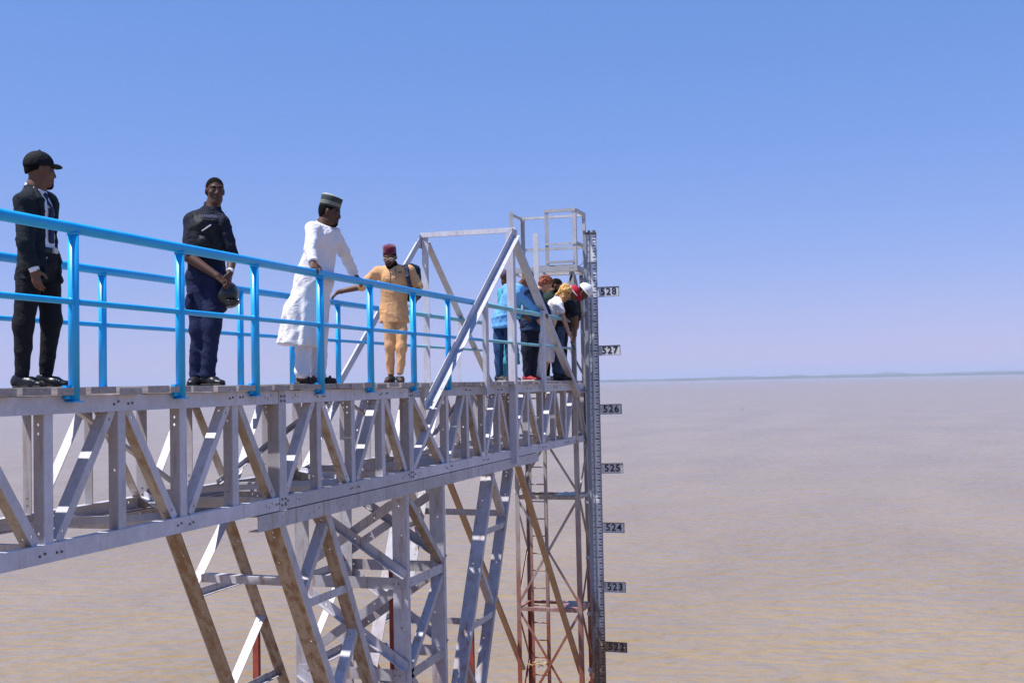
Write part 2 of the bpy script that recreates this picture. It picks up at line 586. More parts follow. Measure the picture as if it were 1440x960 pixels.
# cross beams, bottom laterals, long ties
for xn, kind in nodes_a + nodes_b + [(11.9, 'B')]:
    if xn > 19.9:
        continue
    angle_bar('cross_beam', st, bridge, (xn - 0.14, YN + 0.02, 6.42), (xn - 0.14, YF - 0.02, 6.42), -ez, ex, 0.075, 0.05, 0.007)
    if kind == 'B':
        channel_bar('cross_beam', st, bridge, (xn - 0.02, YN + 0.085, ZB + 0.012), (xn - 0.02, YF - 0.085, ZB + 0.012), ez, ex, 0.09, 0.05, 0.007)
bn = [n[0] for n in nodes_a if n[1] == 'B'] + [13.07, 14.46, 15.72, 17.28, 18.70, 19.9]
for i in range(len(bn) - 1):
    ya, yb = (YN + 0.09, YF - 0.09) if i % 2 == 0 else (YF - 0.09, YN + 0.09)
    angle_bar('lateral_brace', st, bridge, (bn[i] + 0.05, ya, ZB + 0.10), (bn[i + 1] - 0.05, yb, ZB + 0.10), ey, ez, 0.05, 0.05, 0.006)
for (xa, za, xb, zb) in ((7.85, 6.31, 9.32, 5.56), (9.95, 5.56, 12.35, 6.31), (12.8, 6.31, 14.85, 5.56), (15.3, 5.56, 17.1, 6.31), (17.5, 6.31, 19.2, 5.56)):
    angle_bar('tie', st, bridge, (xa, 6.02, za), (xb, 6.02, zb), ez, -ey, 0.05, 0.045, 0.006, ha=1)
o = bolts.build('bolt_heads', M['dark'], bridge)
o['kind'] = 'stuff'

# deck planks, one object each, three shared meshes with sawn edges
plank_meshes = []
for v in range(4):
    w = (0.262, 0.268, 0.250, 0.258)[v]
    m = MB()
    nseg = 7
    vs, fs = [], []
    rr = random.Random(30 + v)
    for i in range(nseg + 1):
        yy = 1.50 * (i / nseg - 0.5)
        w0, w1 = rr.uniform(-.004, .004), rr.uniform(-.004, .004)
        zt = rr.uniform(-0.003, 0.003)
        vs += [(-w / 2 + w0, yy, -0.046), (w / 2 + w1, yy, -0.046), (w / 2 + w1, yy, zt), (-w / 2 + w0, yy, zt)]
    for i in range(nseg):
        for j in range(4):
            fs.append((i * 4 + j, i * 4 + (j + 1) % 4, i * 4 + 4 + (j + 1) % 4, i * 4 + 4 + j))
    fs += [(0, 1, 2, 3), tuple(nseg * 4 + q for q in (3, 2, 1, 0))]
    me = mesh_from(vs, fs, 'plank')
    me.materials.append(M['plank'])
    plank_meshes.append(me)
x = X0
while x < 19.15:
    o = link('plank', random.choice(plank_meshes), None, bridge)
    o.location = (x + 0.14, 5.50 + random.uniform(-0.006, 0.006), ZD - 0.003 + random.uniform(-0.003, 0.006))
    o.rotation_euler = (random.uniform(-0.004, 0.004), random.uniform(-0.008, 0.008), random.uniform(-0.012, 0.012))
    x += 0.262 + random.choice([0.010, 0.018, 0.045, 0.055, 0.05])
while x < 19.9:                                             # last boards, between the tower legs
    o = link('plank', plank_meshes[2], None, bridge)
    o.location = (x + 0.14, 5.335, ZD - 0.003)
    o.scale = (1, 0.64, 1)
    x += 0.285

# ------------------------------------------------------------------ railings
def railing(name, label, y, out, posts, xa, xb, x_end):
    t = thing(name, label, 'railing', (posts[0], y, ZD), 'railings along the footbridge')
    inv = Vector((-posts[0], -y, -ZD))
    def B(m, nm, mat):
        m.v = [p + inv for p in m.v]
        return m.build(nm, mat, t, True)
    welds = MB()
    for xp in posts:
        m = MB()
        m.tube((xp, y, ZD - 0.085), (xp, y, ZD + 0.985), 0.034, 18)
        po = B(m, 'post', M['blue'])
        po.data.polygons.foreach_set('use_smooth', [len(p.vertices) == 4 for p in po.data.polygons])
        w = welds
        for (zz, rr_) in ((ZD + 0.962, 0.040), (ZD + 0.535, 0.0)):
            if rr_:
                w.tube((xp, y, zz - 0.008), (xp, y, zz + 0.006), 0.0375, 14, 0.040)
            else:
                for sx in (-1, 1):
                    w.tube((xp + sx * 0.029, y, zz), (xp + sx * 0.041, y, zz), 0.027, 12, 0.022)
        m = MB()
        yc = y - out * 0.030
        m.box((xp - 0.075, min(yc, y + out * 0.0) , ZD - 0.075), (xp - 0.030, max(yc, y), ZD + 0.012))
        m.box((xp - 0.05, min(y - out * .035, y + out * .035), ZD - 0.094), (xp + 0.05, max(y - out * .035, y + out * .035), ZD - 0.086))
        b = MB()
        b.v, b.f = [p + inv for p in m.v], m.f
        b.build('bracket', M['blue'], t)
    B(welds, 'weld_beads', M['blue'])['kind'] = 'stuff'
    m = MB()
    m.tube((xa, y, ZD + 0.998), (xb, y, ZD + 0.998), 0.036, 18)
    B(m, 'top_rail', M['blue'])
    m = MB()
    m.tube((xa, y, ZD + 0.535), (xb, y, ZD + 0.535), 0.020, 14)
    B(m, 'middle_rail', M['blue'])
    # faded last length
    m = MB()
    m.tube((xb + 0.004, y, ZD + 0.998), (x_end, y, ZD + 0.998), 0.033, 16)
    B(m, 'top_rail', M['teal'])
    m = MB()
    m.tube((xb + 0.004, y, ZD + 0.535), (x_end, y, ZD + 0.535), 0.020, 12)
    B(m, 'middle_rail', M['teal'])
    return t
near_posts = [2.8, 3.94, 5.08, 6.215, 7.40, 8.48, 9.66, 10.77, 11.92, 13.02]
railing('railing', 'bright blue pipe railing on the near side of the deck, in front of the people', YN - 0.035, -1, near_posts, X0, 14.25, 18.95)
far_posts = [2.8, 3.94, 5.08, 6.10, 7.12, 8.51, 9.70, 10.79, 11.93, 13.12]
railing('railing', 'bright blue pipe railing on the far side of the deck, behind the people', YF + 0.035, 1, far_posts, X0, 15.6, 18.95)

# ------------------------------------------------------------------ king-post frames
kf = thing('kingpost_frame', 'tall grey steel triangle frames with a top beam rising over the bridge end', 'steel frame', (0, 0, 0))
def aframe(y, out, xl, xm, xr, zt):
    o3 = Vector((0, out, 0))
    # left raking leg: flat leg on the truss plane, second leg turned outwards along its lower edge
    for nm, (pa, pb) in (('raker', ((xl, y, 6.24), (xm - 0.05, y, zt))), ('raker', ((xr, y, 6.26), (xm + 0.06, y, zt)))):
        d = (Vector(pb) - Vector(pa)).normalized()
        up = Vector((-d.z, 0, d.x))
        if up.z < 0:
            up = -up
        if pb[0] > pa[0]:
            angle_bar(nm, st, kf, Vector(pa) - up * 0.05, Vector(pb) - up * 0.05, up, o3, 0.10, 0.10, 0.009, ha=2, hb=2, every_b=0.8)
        else:
            angle_bar(nm, st, kf, Vector(pa) - up * 0.05 + o3 * -0.0, Vector(pb) - up * 0.05, up, -o3, 0.09, 0.10, 0.009, ha=2, hb=2)
    angle_bar('king_post', st, kf, (xm - 0.045, y - out * 0.004, 5.36), (xm - 0.045, y - out * 0.004, zt + 0.03), ex, -o3, 0.11, 0.10, 0.009, every_a=0.7)
    for xp in (xm - 1.28, xm + 1.50):
        angle_bar('side_post', st, kf, (xp - 0.06, y + out * 0.006, 6.33), (xp - 0.06, y + out * 0.006, ZD + 1.06), ex, -o3, 0.115, 0.05, 0.008)
    m = MB()
    m.plate((xm - 0.12, y + out * 0.012, zt - 0.14), (xm + 0.12, y + out * 0.012, zt - 0.14), ez, -o3, 0.20, 0.008, [(0.06, 0.1), (0.12, 0.15), (0.18, 0.1)])
    m.build('gusset_plate', st, kf)
aframe(YN - 0.085, -1, 12.08, 15.62, 19.34, 8.56)
aframe(YF + 0.085, 1, 12.9, 16.15, 19.5, 8.62)
channel_bar('top_beam', st, kf, (15.68, YN - 0.1, 8.585), (16.10, YF + 0.1, 8.645), ez, ex, 0.07, 0.05, 0.007, [(0.1, .035), (0.45, .035), (0.9, .035), (1.3, .035)])
#angle_bar('sway_brace', st, kf, (19.35, YF + 0.06, 6.55), (18.2, YF + 0.06, 7.6), ez, -ey, 0.05, 0.05, 0.006)

# ------------------------------------------------------------------ trestle pier under the bridge
pier = thing('trestle_pier', 'braced steel trestle pier under the bridge with raking legs spreading out', 'pier', (12.5, 5.5, 0))
POFF = Vector((-12.5, -5.5, 0))
pm = M['pier']
_pk = dict(parent=pier)
def pbar(name, p0, p1, a, b, wa, wb, t=0.010, mat=None, **kw):
    return angle_bar(name, mat or pm, pier, Vector(p0) + POFF, Vector(p1) + POFF, a, b, wa, wb, t, **kw)
ZH = 5.432
for y, s in ((YN + 0.0, 1), (YF, -1)):
    inn = ey * s
    for (xa, xb) in ((8.56, 10.02), (10.024, 13.3), (13.304, 16.96)):
        hs = [(q, random.uniform(0.04, 0.09)) for q in (0.07, 0.12, 0.4, 0.9, 1.0, 1.1)]
        channel_bar('head_beam', pm, pier, Vector((xa, y, 5.300)) + POFF, Vector((xb, y, 5.300)) + POFF, ez, inn, 0.130, 0.09, 0.009, hs)
    yc = y + s * 0.03
    # four main columns
    for xc, wf in ((11.80, 0.075), (12.92, 0.075)):
        pbar('column', (xc, yc, -2.5), (xc, yc, 5.299), ex, inn, wf, 0.17, ha=2, hb=2, every_a=0.33, every_b=0.4)
    yb = yc + s * 0.012
    lev = [5.28, 4.34, 3.36, 2.36, 1.36, 0.36]
    for i in range(5):
        za, zb = lev[i], lev[i + 1]
        if i > 0:
            pbar('strut', (11.87, yb, za - 0.05), (12.92, yb, za - 0.05), ez, inn, 0.10, 0.09, 0.008, ha=1)
        if i % 2 == 0:
            pa_, pb_ = (11.88, yb, za - 0.04), (12.93, yb, zb + 0.04)
        else:
            pa_, pb_ = (12.93, yb, za - 0.04), (11.88, yb, zb + 0.04)
        d = Vector(pb_) - Vector(pa_)
        a = Vector((abs(d.z), 0, d.x * (1 if d.z < 0 else -1))).normalized()
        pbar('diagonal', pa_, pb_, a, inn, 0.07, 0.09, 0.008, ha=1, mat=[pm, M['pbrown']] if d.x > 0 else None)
    # raking laced legs, left pair and right pair
    def rake(xt, zt, xb, zb, wf, wb):
        d = Vector((xb - xt, 0, zb - zt))
        k = (-2.0 - zt) / (zb - zt)
        pb = Vector((xt, yc, zt)) + Vector((d.x, 0, d.z)) * k
        a = Vector((abs(d.z), 0, -d.x * (1 if d.z > 0 else -1)))
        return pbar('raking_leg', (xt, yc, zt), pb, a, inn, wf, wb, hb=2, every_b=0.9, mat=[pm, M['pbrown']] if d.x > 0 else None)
    if s == 1:
        L1 = (8.98, 5.299, 9.90, 3.75)
        L2 = (9.86, 5.299, 10.88, 3.51)
    else:
        L1 = (9.22, 5.299, 10.20, 3.61)
        L2 = (10.22, 5.299, 11.40, 3.30)
    R1 = (14.86, 5.299, 13.56, 2.85)
    R2 = (15.72, 5.299, 14.34, 2.66)
    rake(*L1, 0.085, 0.17)
    rake(*L2, 0.085, 0.13)
    rake(*R1, 0.07, 0.17)
    rake(*R2, 0.07, 0.14)
    def on(Lx, z):
        return Lx[0] + (Lx[2] - Lx[0]) * (z - Lx[1]) / (Lx[3] - Lx[1])
    yl = yc + s * 0.011
    for i, z in enumerate((4.55, 3.45, 2.35, 1.25)):
        for (A, B_, dn) in ((L1, L2, 1), (R1, R2, -1)):
            xa, xb = on(A, z) + 0.05, on(B_, z) + 0.03
            pbar('lacing_bar', (xa, yl, z - 0.035), (xb, yl, z - 0.035), ez, inn, 0.075, 0.06, 0.007)
            z2 = z + 0.62
            if dn == 1:
                p0, p1 = (on(A, z + 0.10) + 0.06, yl + s * 0.008, z + 0.10), (on(B_, z2 + 0.06) + 0.01, yl + s * 0.008, z2 + 0.06)
            else:
                p0, p1 = (on(B_, z + 0.10) + 0.02, yl + s * 0.008, z + 0.10), (on(A, z2 + 0.06) + 0.06, yl + s * 0.008, z2 + 0.06)
            d = Vector(p1) - Vector(p0)
            a = Vector((abs(d.z), 0, -d.x * (1 if d.z > 0 else -1)))
            pbar('lacing_bar', p0, p1, a, inn, 0.06, 0.10, 0.007, ha=1, hb=1)
# frames across the pier: struts and crossed braces on both column lines
for xc, fl in ((11.80, 1), (12.92, 0)):
    xf = xc + (0.0 if fl else 0.085) - 0.012
    for i in range(5):
        za, zb = (5.28, 4.34, 3.36, 2.36, 1.36, 0.36)[i:i + 2]
        if i > 0:
            pbar('strut', (xf, YN + 0.06, za - 0.06), (xf, YF - 0.06, za - 0.06), ez, ex, 0.125, 0.09, 0.009, ha=2)
        pbar('cross_brace', (xf - 0.011, YF - 0.06, za - 0.05), (xf - 0.011, YN + 0.06, zb + 0.06), ez, -ex, 0.095, 0.06, 0.008, every_a=0.45)
        pbar('cross_brace', (xf + 0.022, YN + 0.06, za - 0.05), (xf + 0.022, YF - 0.06, zb + 0.06), ez, ex, 0.095, 0.06, 0.008, every_a=0.45)
# struts across between the raking legs
pbar('strut', (9.50, YN + 0.10, 4.77), (9.56, YF - 0.24, 4.77), -ez, ex, 0.07, 0.11, 0.008)
pbar('strut', (10.1, YN + 0.10, 3.50), (10.2, YF - 0.04, 3.50), ez, ex, 0.07, 0.10, 0.008)
pbar('strut', (15.36, YN + 0.04, 4.66), (15.50, YF - 0.04, 4.66), ez, ex, 0.085, 0.07, 0.008)
pbar('strut', (14.72, YN + 0.04, 3.30), (14.80, YF - 0.04, 3.30), ez, ex, 0.085, 0.07, 0.008)
for (xr, yr, zt) in ((11.00, 6.19, 4.02), (14.4, 5.0, 3.9), (13.2, 5.5, 4.4), (11.95, 5.05, 4.5)):
    m = MB()
    m.plate(Vector((xr, yr, -2.0)) + POFF, Vector((xr, yr, zt)) + POFF, ey, ex, 0.065, 0.05)
    m.build('red_post', M['redpost'], pier)

# ------------------------------------------------------------------ ladder tower at the bridge end
tower = thing('ladder_tower', 'slender rust-red and grey lattice tower with ladder, cage platform on top', 'tower', (19.65, 5.33, 0))
TOFF = Vector((-19.65, -5.33, 0))
tm, cg = M['tower'], M['cage']
def tbar(name, p0, p1, a, b, wa, wb, t=0.007, mat=None, parent=None, **kw):
    o = angle_bar(name, mat or tm, parent or tower, Vector(p0) + TOFF, Vector(p1) + TOFF, a, b, wa, wb, t, **kw)
    return o
TX0, TX1, TYN, TYF = 19.30, 20.02, 4.76, 5.90
for xx, sx in ((TX0, 1), (TX1, -1)):
    for yy, sy in ((TYN, 1), (TYF, -1)):
        tbar('leg', (xx, yy - 0.02 * sy, -2.5), (xx, yy + 0.02 * sy, 8.35), ex * sx, ey * sy, 0.075, 0.075, 0.008, every_a=0.6)
levels = [6.35, 4.55, 2.66, 0.75]
for z in levels:
    for xx, sx in ((TX0 + 0.009, 1), (TX1 - 0.009, -1)):
        tbar('ring_beam', (xx, TYN + 0.08, z), (xx, TYF - 0.08, z), -ez, ex * sx, 0.06, 0.06, 0.006)
    for yy, sy in ((TYN + 0.0, 1), (TYF, -1)):
        tbar('ring_beam', (TX0 + 0.08, yy + 0.009 * sy, z), (TX1 - 0.08, yy + 0.009 * sy, z), -ez, ey * sy, 0.06, 0.06, 0.006)
for z in levels[1:]:
    m = MB()
    m.plate(Vector((TX0 + 0.03, TYN + 0.07, z + 0.004)) + TOFF, Vector((TX1 - 0.03, TYN + 0.07, z + 0.004)) + TOFF, ey, ez, 0.42, 0.006, [(0.2, 0.2), (0.4, 0.3)])
    m.build('landing_plate', tm, tower)
bays = [(8.30, 6.38), (6.28, 4.57), (4.47, 2.68), (2.58, 0.77), (0.67, -1.6)]
for (zt, zb) in bays[1:]:
    tbar('brace', (TX0 - 0.001, TYN + 0.03, zt), (TX0 - 0.001, TYF - 0.03, zb), ez, ex, 0.04, 0.035, 0.005)
    tbar('brace', (TX0 + 0.02, TYF - 0.03, zt), (TX0 + 0.02, TYN + 0.03, zb), ez, ex, 0.04, 0.035, 0.005)
    for yy, sy in ((TYN - 0.008, 1), (TYF + 0.008, -1)):
        zm = 0.5 * (zt + zb)
        tbar('brace', (TX0 + 0.03, yy, zt), (TX1 - 0.03, yy, zm), ez, ey * sy, 0.035, 0.03, 0.005)
        tbar('brace', (TX1 - 0.03, yy, zm - 0.02), (TX0 + 0.03, yy, zb), ez, ey * sy, 0.035, 0.03, 0.005)
tbar('brace', (TX0, TYN + 0.03, 8.28), (TX0, TYN + 0.40, 7.55), ez, ex, 0.035, 0.035, 0.005, mat=cg)
tbar('brace', (TX1 - .03, TYN, 7.6), (TX0 + .03, TYN, 8.28), ez, ey, 0.035, 0.035, 0.005, mat=cg)
tbar('brace', (TX1, 5.08, 7.07), (TX1, 4.80, 6.53), ez, -ex, 0.035, 0.035, 0.005, mat=cg)
# cage platform
for (p0, p1, a, b) in (((TX0 - 0.02, TYN - 0.05, 8.36), (TX0 - 0.02, TYF + 0.05, 8.36), ez, ex),
                       ((TX1 + 0.02, TYF + 0.05, 8.36), (TX1 + 0.02, TYN - 0.05, 8.36), ez, -ex)):
    tbar('platform_beam', p0, p1, a, b, 0.09, 0.06, 0.007, mat=cg, ha=2)
for y in (TYN - 0.05, TYF + 0.05):
    tbar('platform_beam', (TX0 + 0.05, y, 8.36), (TX1 - 0.05, y, 8.36), ez, ey * (1 if y < 5 else -1), 0.09, 0.06, 0.007, mat=cg)
for i in range(4):
    m = MB()
    ya = TYN + 0.02 + i * 0.17
    m.box(Vector((TX0 + 0.05, ya, 8.452)) + TOFF, Vector((TX1 - 0.05, ya + 0.15, 8.475)) + TOFF)
    m.build('platform_board', M['plank'], tower)
zt = 9.43
posts = [(TX0, TYF, 1, -1), (TX0, 5.27, 1, -1), (TX0, TYN - 0.04, 1, 1), (TX1, TYN - 0.04, -1, 1), (TX1, TYF, -1, -1)]
for (xx, yy, sx, sy) in posts:
    tbar('cage_post', (xx, yy, 8.45), (xx, yy, zt), ey * sy, ex * sx, 0.065, 0.06, 0.007, mat=cg, ha=1)
def crail(p0, p1, a, b, nm='cage_rail', w=0.05):
    tbar(nm, p0, p1, a, b, w, w, 0.006, mat=cg)
for z in (zt - 0.055, zt - 0.62):
    crail((TX1 + 0.008, TYN - 0.03, z), (TX1 + 0.008, TYF, z), ez, -ex)
    crail((TX0 + 0.06, TYN - 0.048, z), (TX1 - 0.05, TYN - 0.048, z), ez, ey)
    crail((TX0 - 0.008, TYN - 0.03, z), (TX0 - 0.008, 5.27, z), ez, ex, w=0.05 if z > 9 else 0.035)
crail((TX0 + 0.06, TYF + 0.008, zt - 0.055), (TX1 - 0.05, TYF + 0.008, zt - 0.055), ez, -ey)
crail((TX0 - 0.008, TYN, 8.50), (TX0 - 0.008, 5.25, 8.50), ez, ex, w=0.04)
# ladder
lad_x, ly0, ly1 = 19.80, 5.47, 5.79
for yy in (ly0, ly1):
    tbar('ladder_rail', (lad_x, yy, -2.0), (lad_x, yy, 6.40), ex, ey * (1 if yy == ly0 else -1), 0.06, 0.05, 0.006, every_a=0.3)
z = -0.1
while z < 6.35:
    m = MB()
    m.tube(Vector((lad_x + 0.03, ly0, z)) + TOFF, Vector((lad_x + 0.03, ly1, z)) + TOFF, 0.011, 8)
    m.build('rung', M['dark'] if z > 6 else tm, tower, True)
    z += 0.30
# loose cable hanging from the cage
m = MB()
pts = []
for i in range(13):
    t = i / 12
    pts.append(Vector((TX1 - 0.05 - 0.55 * t * t, TYN - 0.04 - 0.015 * math.sin(t * 3), 9.0 - 0.55 * t + 0.10 * math.sin(t * 3.1) * -1)) + TOFF)
for i in range(12):
    m.tube(pts[i], pts[i + 1], 0.006, 6)
m.build('cable', M['dark'], tower, True)
# raking struts from the bridge down to the tower foot
for nm, p0, p1 in (('raking_strut', (16.20, 4.87, 5.297), (19.76, 4.87, 1.46)), ('raking_strut', (16.5, 6.06, 5.1), (20.25, 6.06, 1.36))):
    d = Vector(p1) - Vector(p0)
    a = Vector((abs(d.z), 0, d.x)).normalized()
    tbar(nm, p0, p1, a, ey, 0.05, 0.085, 0.008, mat=M['strut'])
# frayed rope tied at the foot
m = MB()
rr = random.Random(4)
for i in range(26):
    c = Vector((19.72 + rr.uniform(-.04, .04), 5.62 + rr.uniform(-.16, .16), 1.62 + rr.uniform(-.03, .05))) + TOFF
    m.tube(c, c + Vector((rr.uniform(-.05, .05), rr.uniform(-.1, .1), rr.uniform(-.05, .04))), 0.007, 5)
rope = m.build('rope', plain_mat('rope_fibre', (0.50, 0.36, 0.18), 0.9), tower, True)
# white bar standing at the bridge end
m = MB()
m.plate((18.20, 5.08, 6.50), (18.00, 5.03, 8.86), ey, ex, 0.085, 0.02, [(2.2, 0.04), (2.3, 0.04)], 0.008)
wb = m.build('white_bar', M['white_bar'])
tag(wb, 'tall white flat bar standing upright below the cage platform, among the bent people', 'bar')

# ------------------------------------------------------------------ staff gauge
GX, GY0, GY1 = 19.58, 4.60, 4.46
gauge = thing('staff_gauge', 'tall grey water level staff with black tick marks and numbered plates', 'staff gauge', (GX, 4.52, 0))
GOFF = Vector((-GX, -4.52, 0))
def gauge_mat(name, base):
    m, nt, b = new_mat(name)
    geo = N(nt, 'ShaderNodeNewGeometry')
    pos = geo.outputs['Position']
    sep = N(nt, 'ShaderNodeSeparateXYZ')
    nt.links.new(pos, sep.inputs[0])
    wob = math_n(nt, 'MULTIPLY', math_n(nt, 'SUBTRACT', noise_n(nt, mapped(nt, pos, (12, 12, 2.4)), 1.0, 6, 0.7), 0.5), 4.2)
    z = math_n(nt, 'ADD', sep.outputs['Z'], wob)
    mr = N(nt, 'ShaderNodeMapRange')
    mr.inputs['From Min'].default_value = 3.1
    mr.inputs['From Max'].default_value = 2.1
    nt.links.new(z, mr.inputs['Value'])
    n2 = noise_n(nt, pos, 25, 4, 0.6)
    c = ramp(nt, n2, [(0.3, tuple(x * 0.8 for x in base)), (0.7, tuple(min(1, x * 1.1) for x in base))]).outputs['Color']
    r = ramp(nt, n2, [(0.35, (0.10, 0.055, 0.035)), (0.65, (0.30, 0.15, 0.07))]).outputs['Color']
    c = mixc(nt, math_n(nt, 'MULTIPLY', mr.outputs['Result'], 0.92, True), c, r)
    nt.links.new(c, b.inputs['Base Color'])
    b.inputs['Roughness'].default_value = 0.5
    return m
M['g_chan'] = gauge_mat('gauge_channel', (0.30, 0.33, 0.40))
M['g_fine'] = gauge_mat('gauge_fine_scale', (0.66, 0.69, 0.75))
M['g_bold'] = gauge_mat('gauge_bold_scale', (0.76, 0.80, 0.86))
M['g_plate'] = gauge_mat('gauge_plate', (0.68, 0.69, 0.74))
M['g_rustink'] = plain_mat('rusted_ink', (0.055, 0.03, 0.02), 0.7, 0.5, 30)
M['g_ink'] = plain_mat('gauge_ink', (0.018, 0.02, 0.035), 0.5, 0.2, 40)
ztop = 9.03
m = MB()
m.box(Vector((GX + 0.012, 4.44, -2.0)) + GOFF, Vector((GX + 0.030, 4.66, ztop)) + GOFF)
m.box(Vector((GX - 0.02, 4.61, -2.0)) + GOFF, Vector((GX + 0.011, 4.665, ztop)) + GOFF)
m.box(Vector((GX - 0.004, 4.435, -2.0)) + GOFF, Vector((GX + 0.011, 4.452, ztop)) + GOFF)
m.build('backing_channel', M['g_chan'], gauge)
m = MB()
m.box(Vector((GX, 4.535, -2.0)) + GOFF, Vector((GX + 0.010, 4.608, ztop - 0.01)) + GOFF)
m.build('fine_scale', M['g_fine'], gauge)
m = MB()
m.box(Vector((GX - 0.002, 4.454, -2.0)) + GOFF, Vector((GX + 0.009, 4.533, ztop - 0.01)) + GOFF)
m.build('bold_scale', M['g_bold'], gauge)
m = MB()
z = 0.0
i = 0
while z < ztop - 0.03:
    if i % 10 == 0:
        m.box(Vector((GX - 0.004, 4.456, z - 0.009)) + GOFF, Vector((GX - 0.0025, 4.505 if i % 50 else 4.53, z + 0.009)) + GOFF)
    elif i % 5 == 0:
        m.box(Vector((GX - 0.004, 4.456, z - 0.005)) + GOFF, Vector((GX - 0.0025, 4.485, z + 0.005)) + GOFF)
    if i % 2 == 0:
        m.box(Vector((GX - 0.0015, 4.545, z - 0.005)) + GOFF, Vector((GX - 0.0005, 4.57 if i % 10 else 4.595, z + 0.005)) + GOFF)
    i += 1
    z += 0.01
o = m.build('tick_marks', M['g_ink'], gauge)
o['kind'] = 'stuff'
m = MB()
for q in range(3):
    y = 4.46 + q * 0.085
    m.box(Vector((GX - 0.02, y, ztop)) + GOFF, Vector((GX + 0.03, y + 0.035, ztop + 0.035)) + GOFF)
m.box(Vector((GX - 0.022, 4.44, ztop - 0.03)) + GOFF, Vector((GX + 0.034, 4.66, ztop + 0.004)) + GOFF)
m.build('top_cap', M['dark'], gauge)
for q in range(8):
    m = MB()
    z = 8.2 - q * 0.95
    m.box(Vector((GX + 0.031, 4.62, z)) + GOFF, Vector((GX + 0.10, 4.75, z + 0.05)) + GOFF)
    m.build('mounting_bracket', M['cage'], gauge)
def text_mesh(txt, size, depth, space=1.0, bold=0.0):
    cu = bpy.data.curves.new('t', 'FONT')
    cu.body = txt
    cu.size = size
    cu.extrude = depth
    cu.offset = bold
    cu.align_x = 'CENTER'
    cu.align_y = 'CENTER'
    cu.space_character = space
    cu.resolution_u = 4
    ob = bpy.data.objects.new('t', cu)
    COL.objects.link(ob)
    bpy.context.view_layer.update()
    dg = bpy.context.evaluated_depsgraph_get()
    me = bpy.data.meshes.new_from_object(ob.evaluated_get(dg))
    bpy.data.objects.remove(ob)
    bpy.data.curves.remove(cu)
    me.materials.clear()
    return me
for num in range(528, 520, -1):
    z = num - 520.0
    m = MB()
    py0, py1 = 4.06, 4.432
    m.plate(Vector((GX, py0, z - 0.085)) + GOFF, Vector((GX, py1, z - 0.085)) + GOFF, ez, ex, 0.17, 0.006, [(0.045, 0.085), (0.335, 0.085)], 0.008)
    pl = m.build('number_plate', M['g_plate'], gauge)
    piv = Vector((GX, py1, z)) + GOFF
    pl.matrix_local = Matrix.Translation(piv) @ Matrix.Rotation(random.uniform(-.012, .012), 4, 'X') @ Matrix.Translation(-piv)
    m = MB()
    m.box(Vector((GX + 0.008, 4.30, z - 0.014)) + GOFF, Vector((GX + 0.026, 4.452, z + 0.014)) + GOFF)
    m.build('plate_bracket', M['g_chan'], pl)
    m = MB()
    for (a0, a1, b0, b1) in ((py0, py1, z + 0.075, z + 0.085), (py0, py1, z - 0.085, z - 0.080), (py0, py0 + 0.008, z - 0.08, z + 0.075)):
        m.box(Vector((GX - 0.005, a0, b0)) + GOFF, Vector((GX - 0.001, a1, b1)) + GOFF)
    m.build('plate_edge', M['g_ink'], pl)
    if num >= 522:
        me = text_mesh(str(num), 0.165, 0.0015, 1.18, 0.0035)
        if num == 522:
            me.materials.append(M['g_rustink'] if 'g_rustink' in M else M['g_ink'])
        tx = link('numerals', me, M['g_ink'], pl)
        tx.matrix_local = Matrix(((0, 0, -1, 0), (-1, 0, 0, 0), (0, 1, 0, 0), (0, 0, 0, 1)))
        tx.location = Vector((GX - 0.003, 4.245, z)) + GOFF
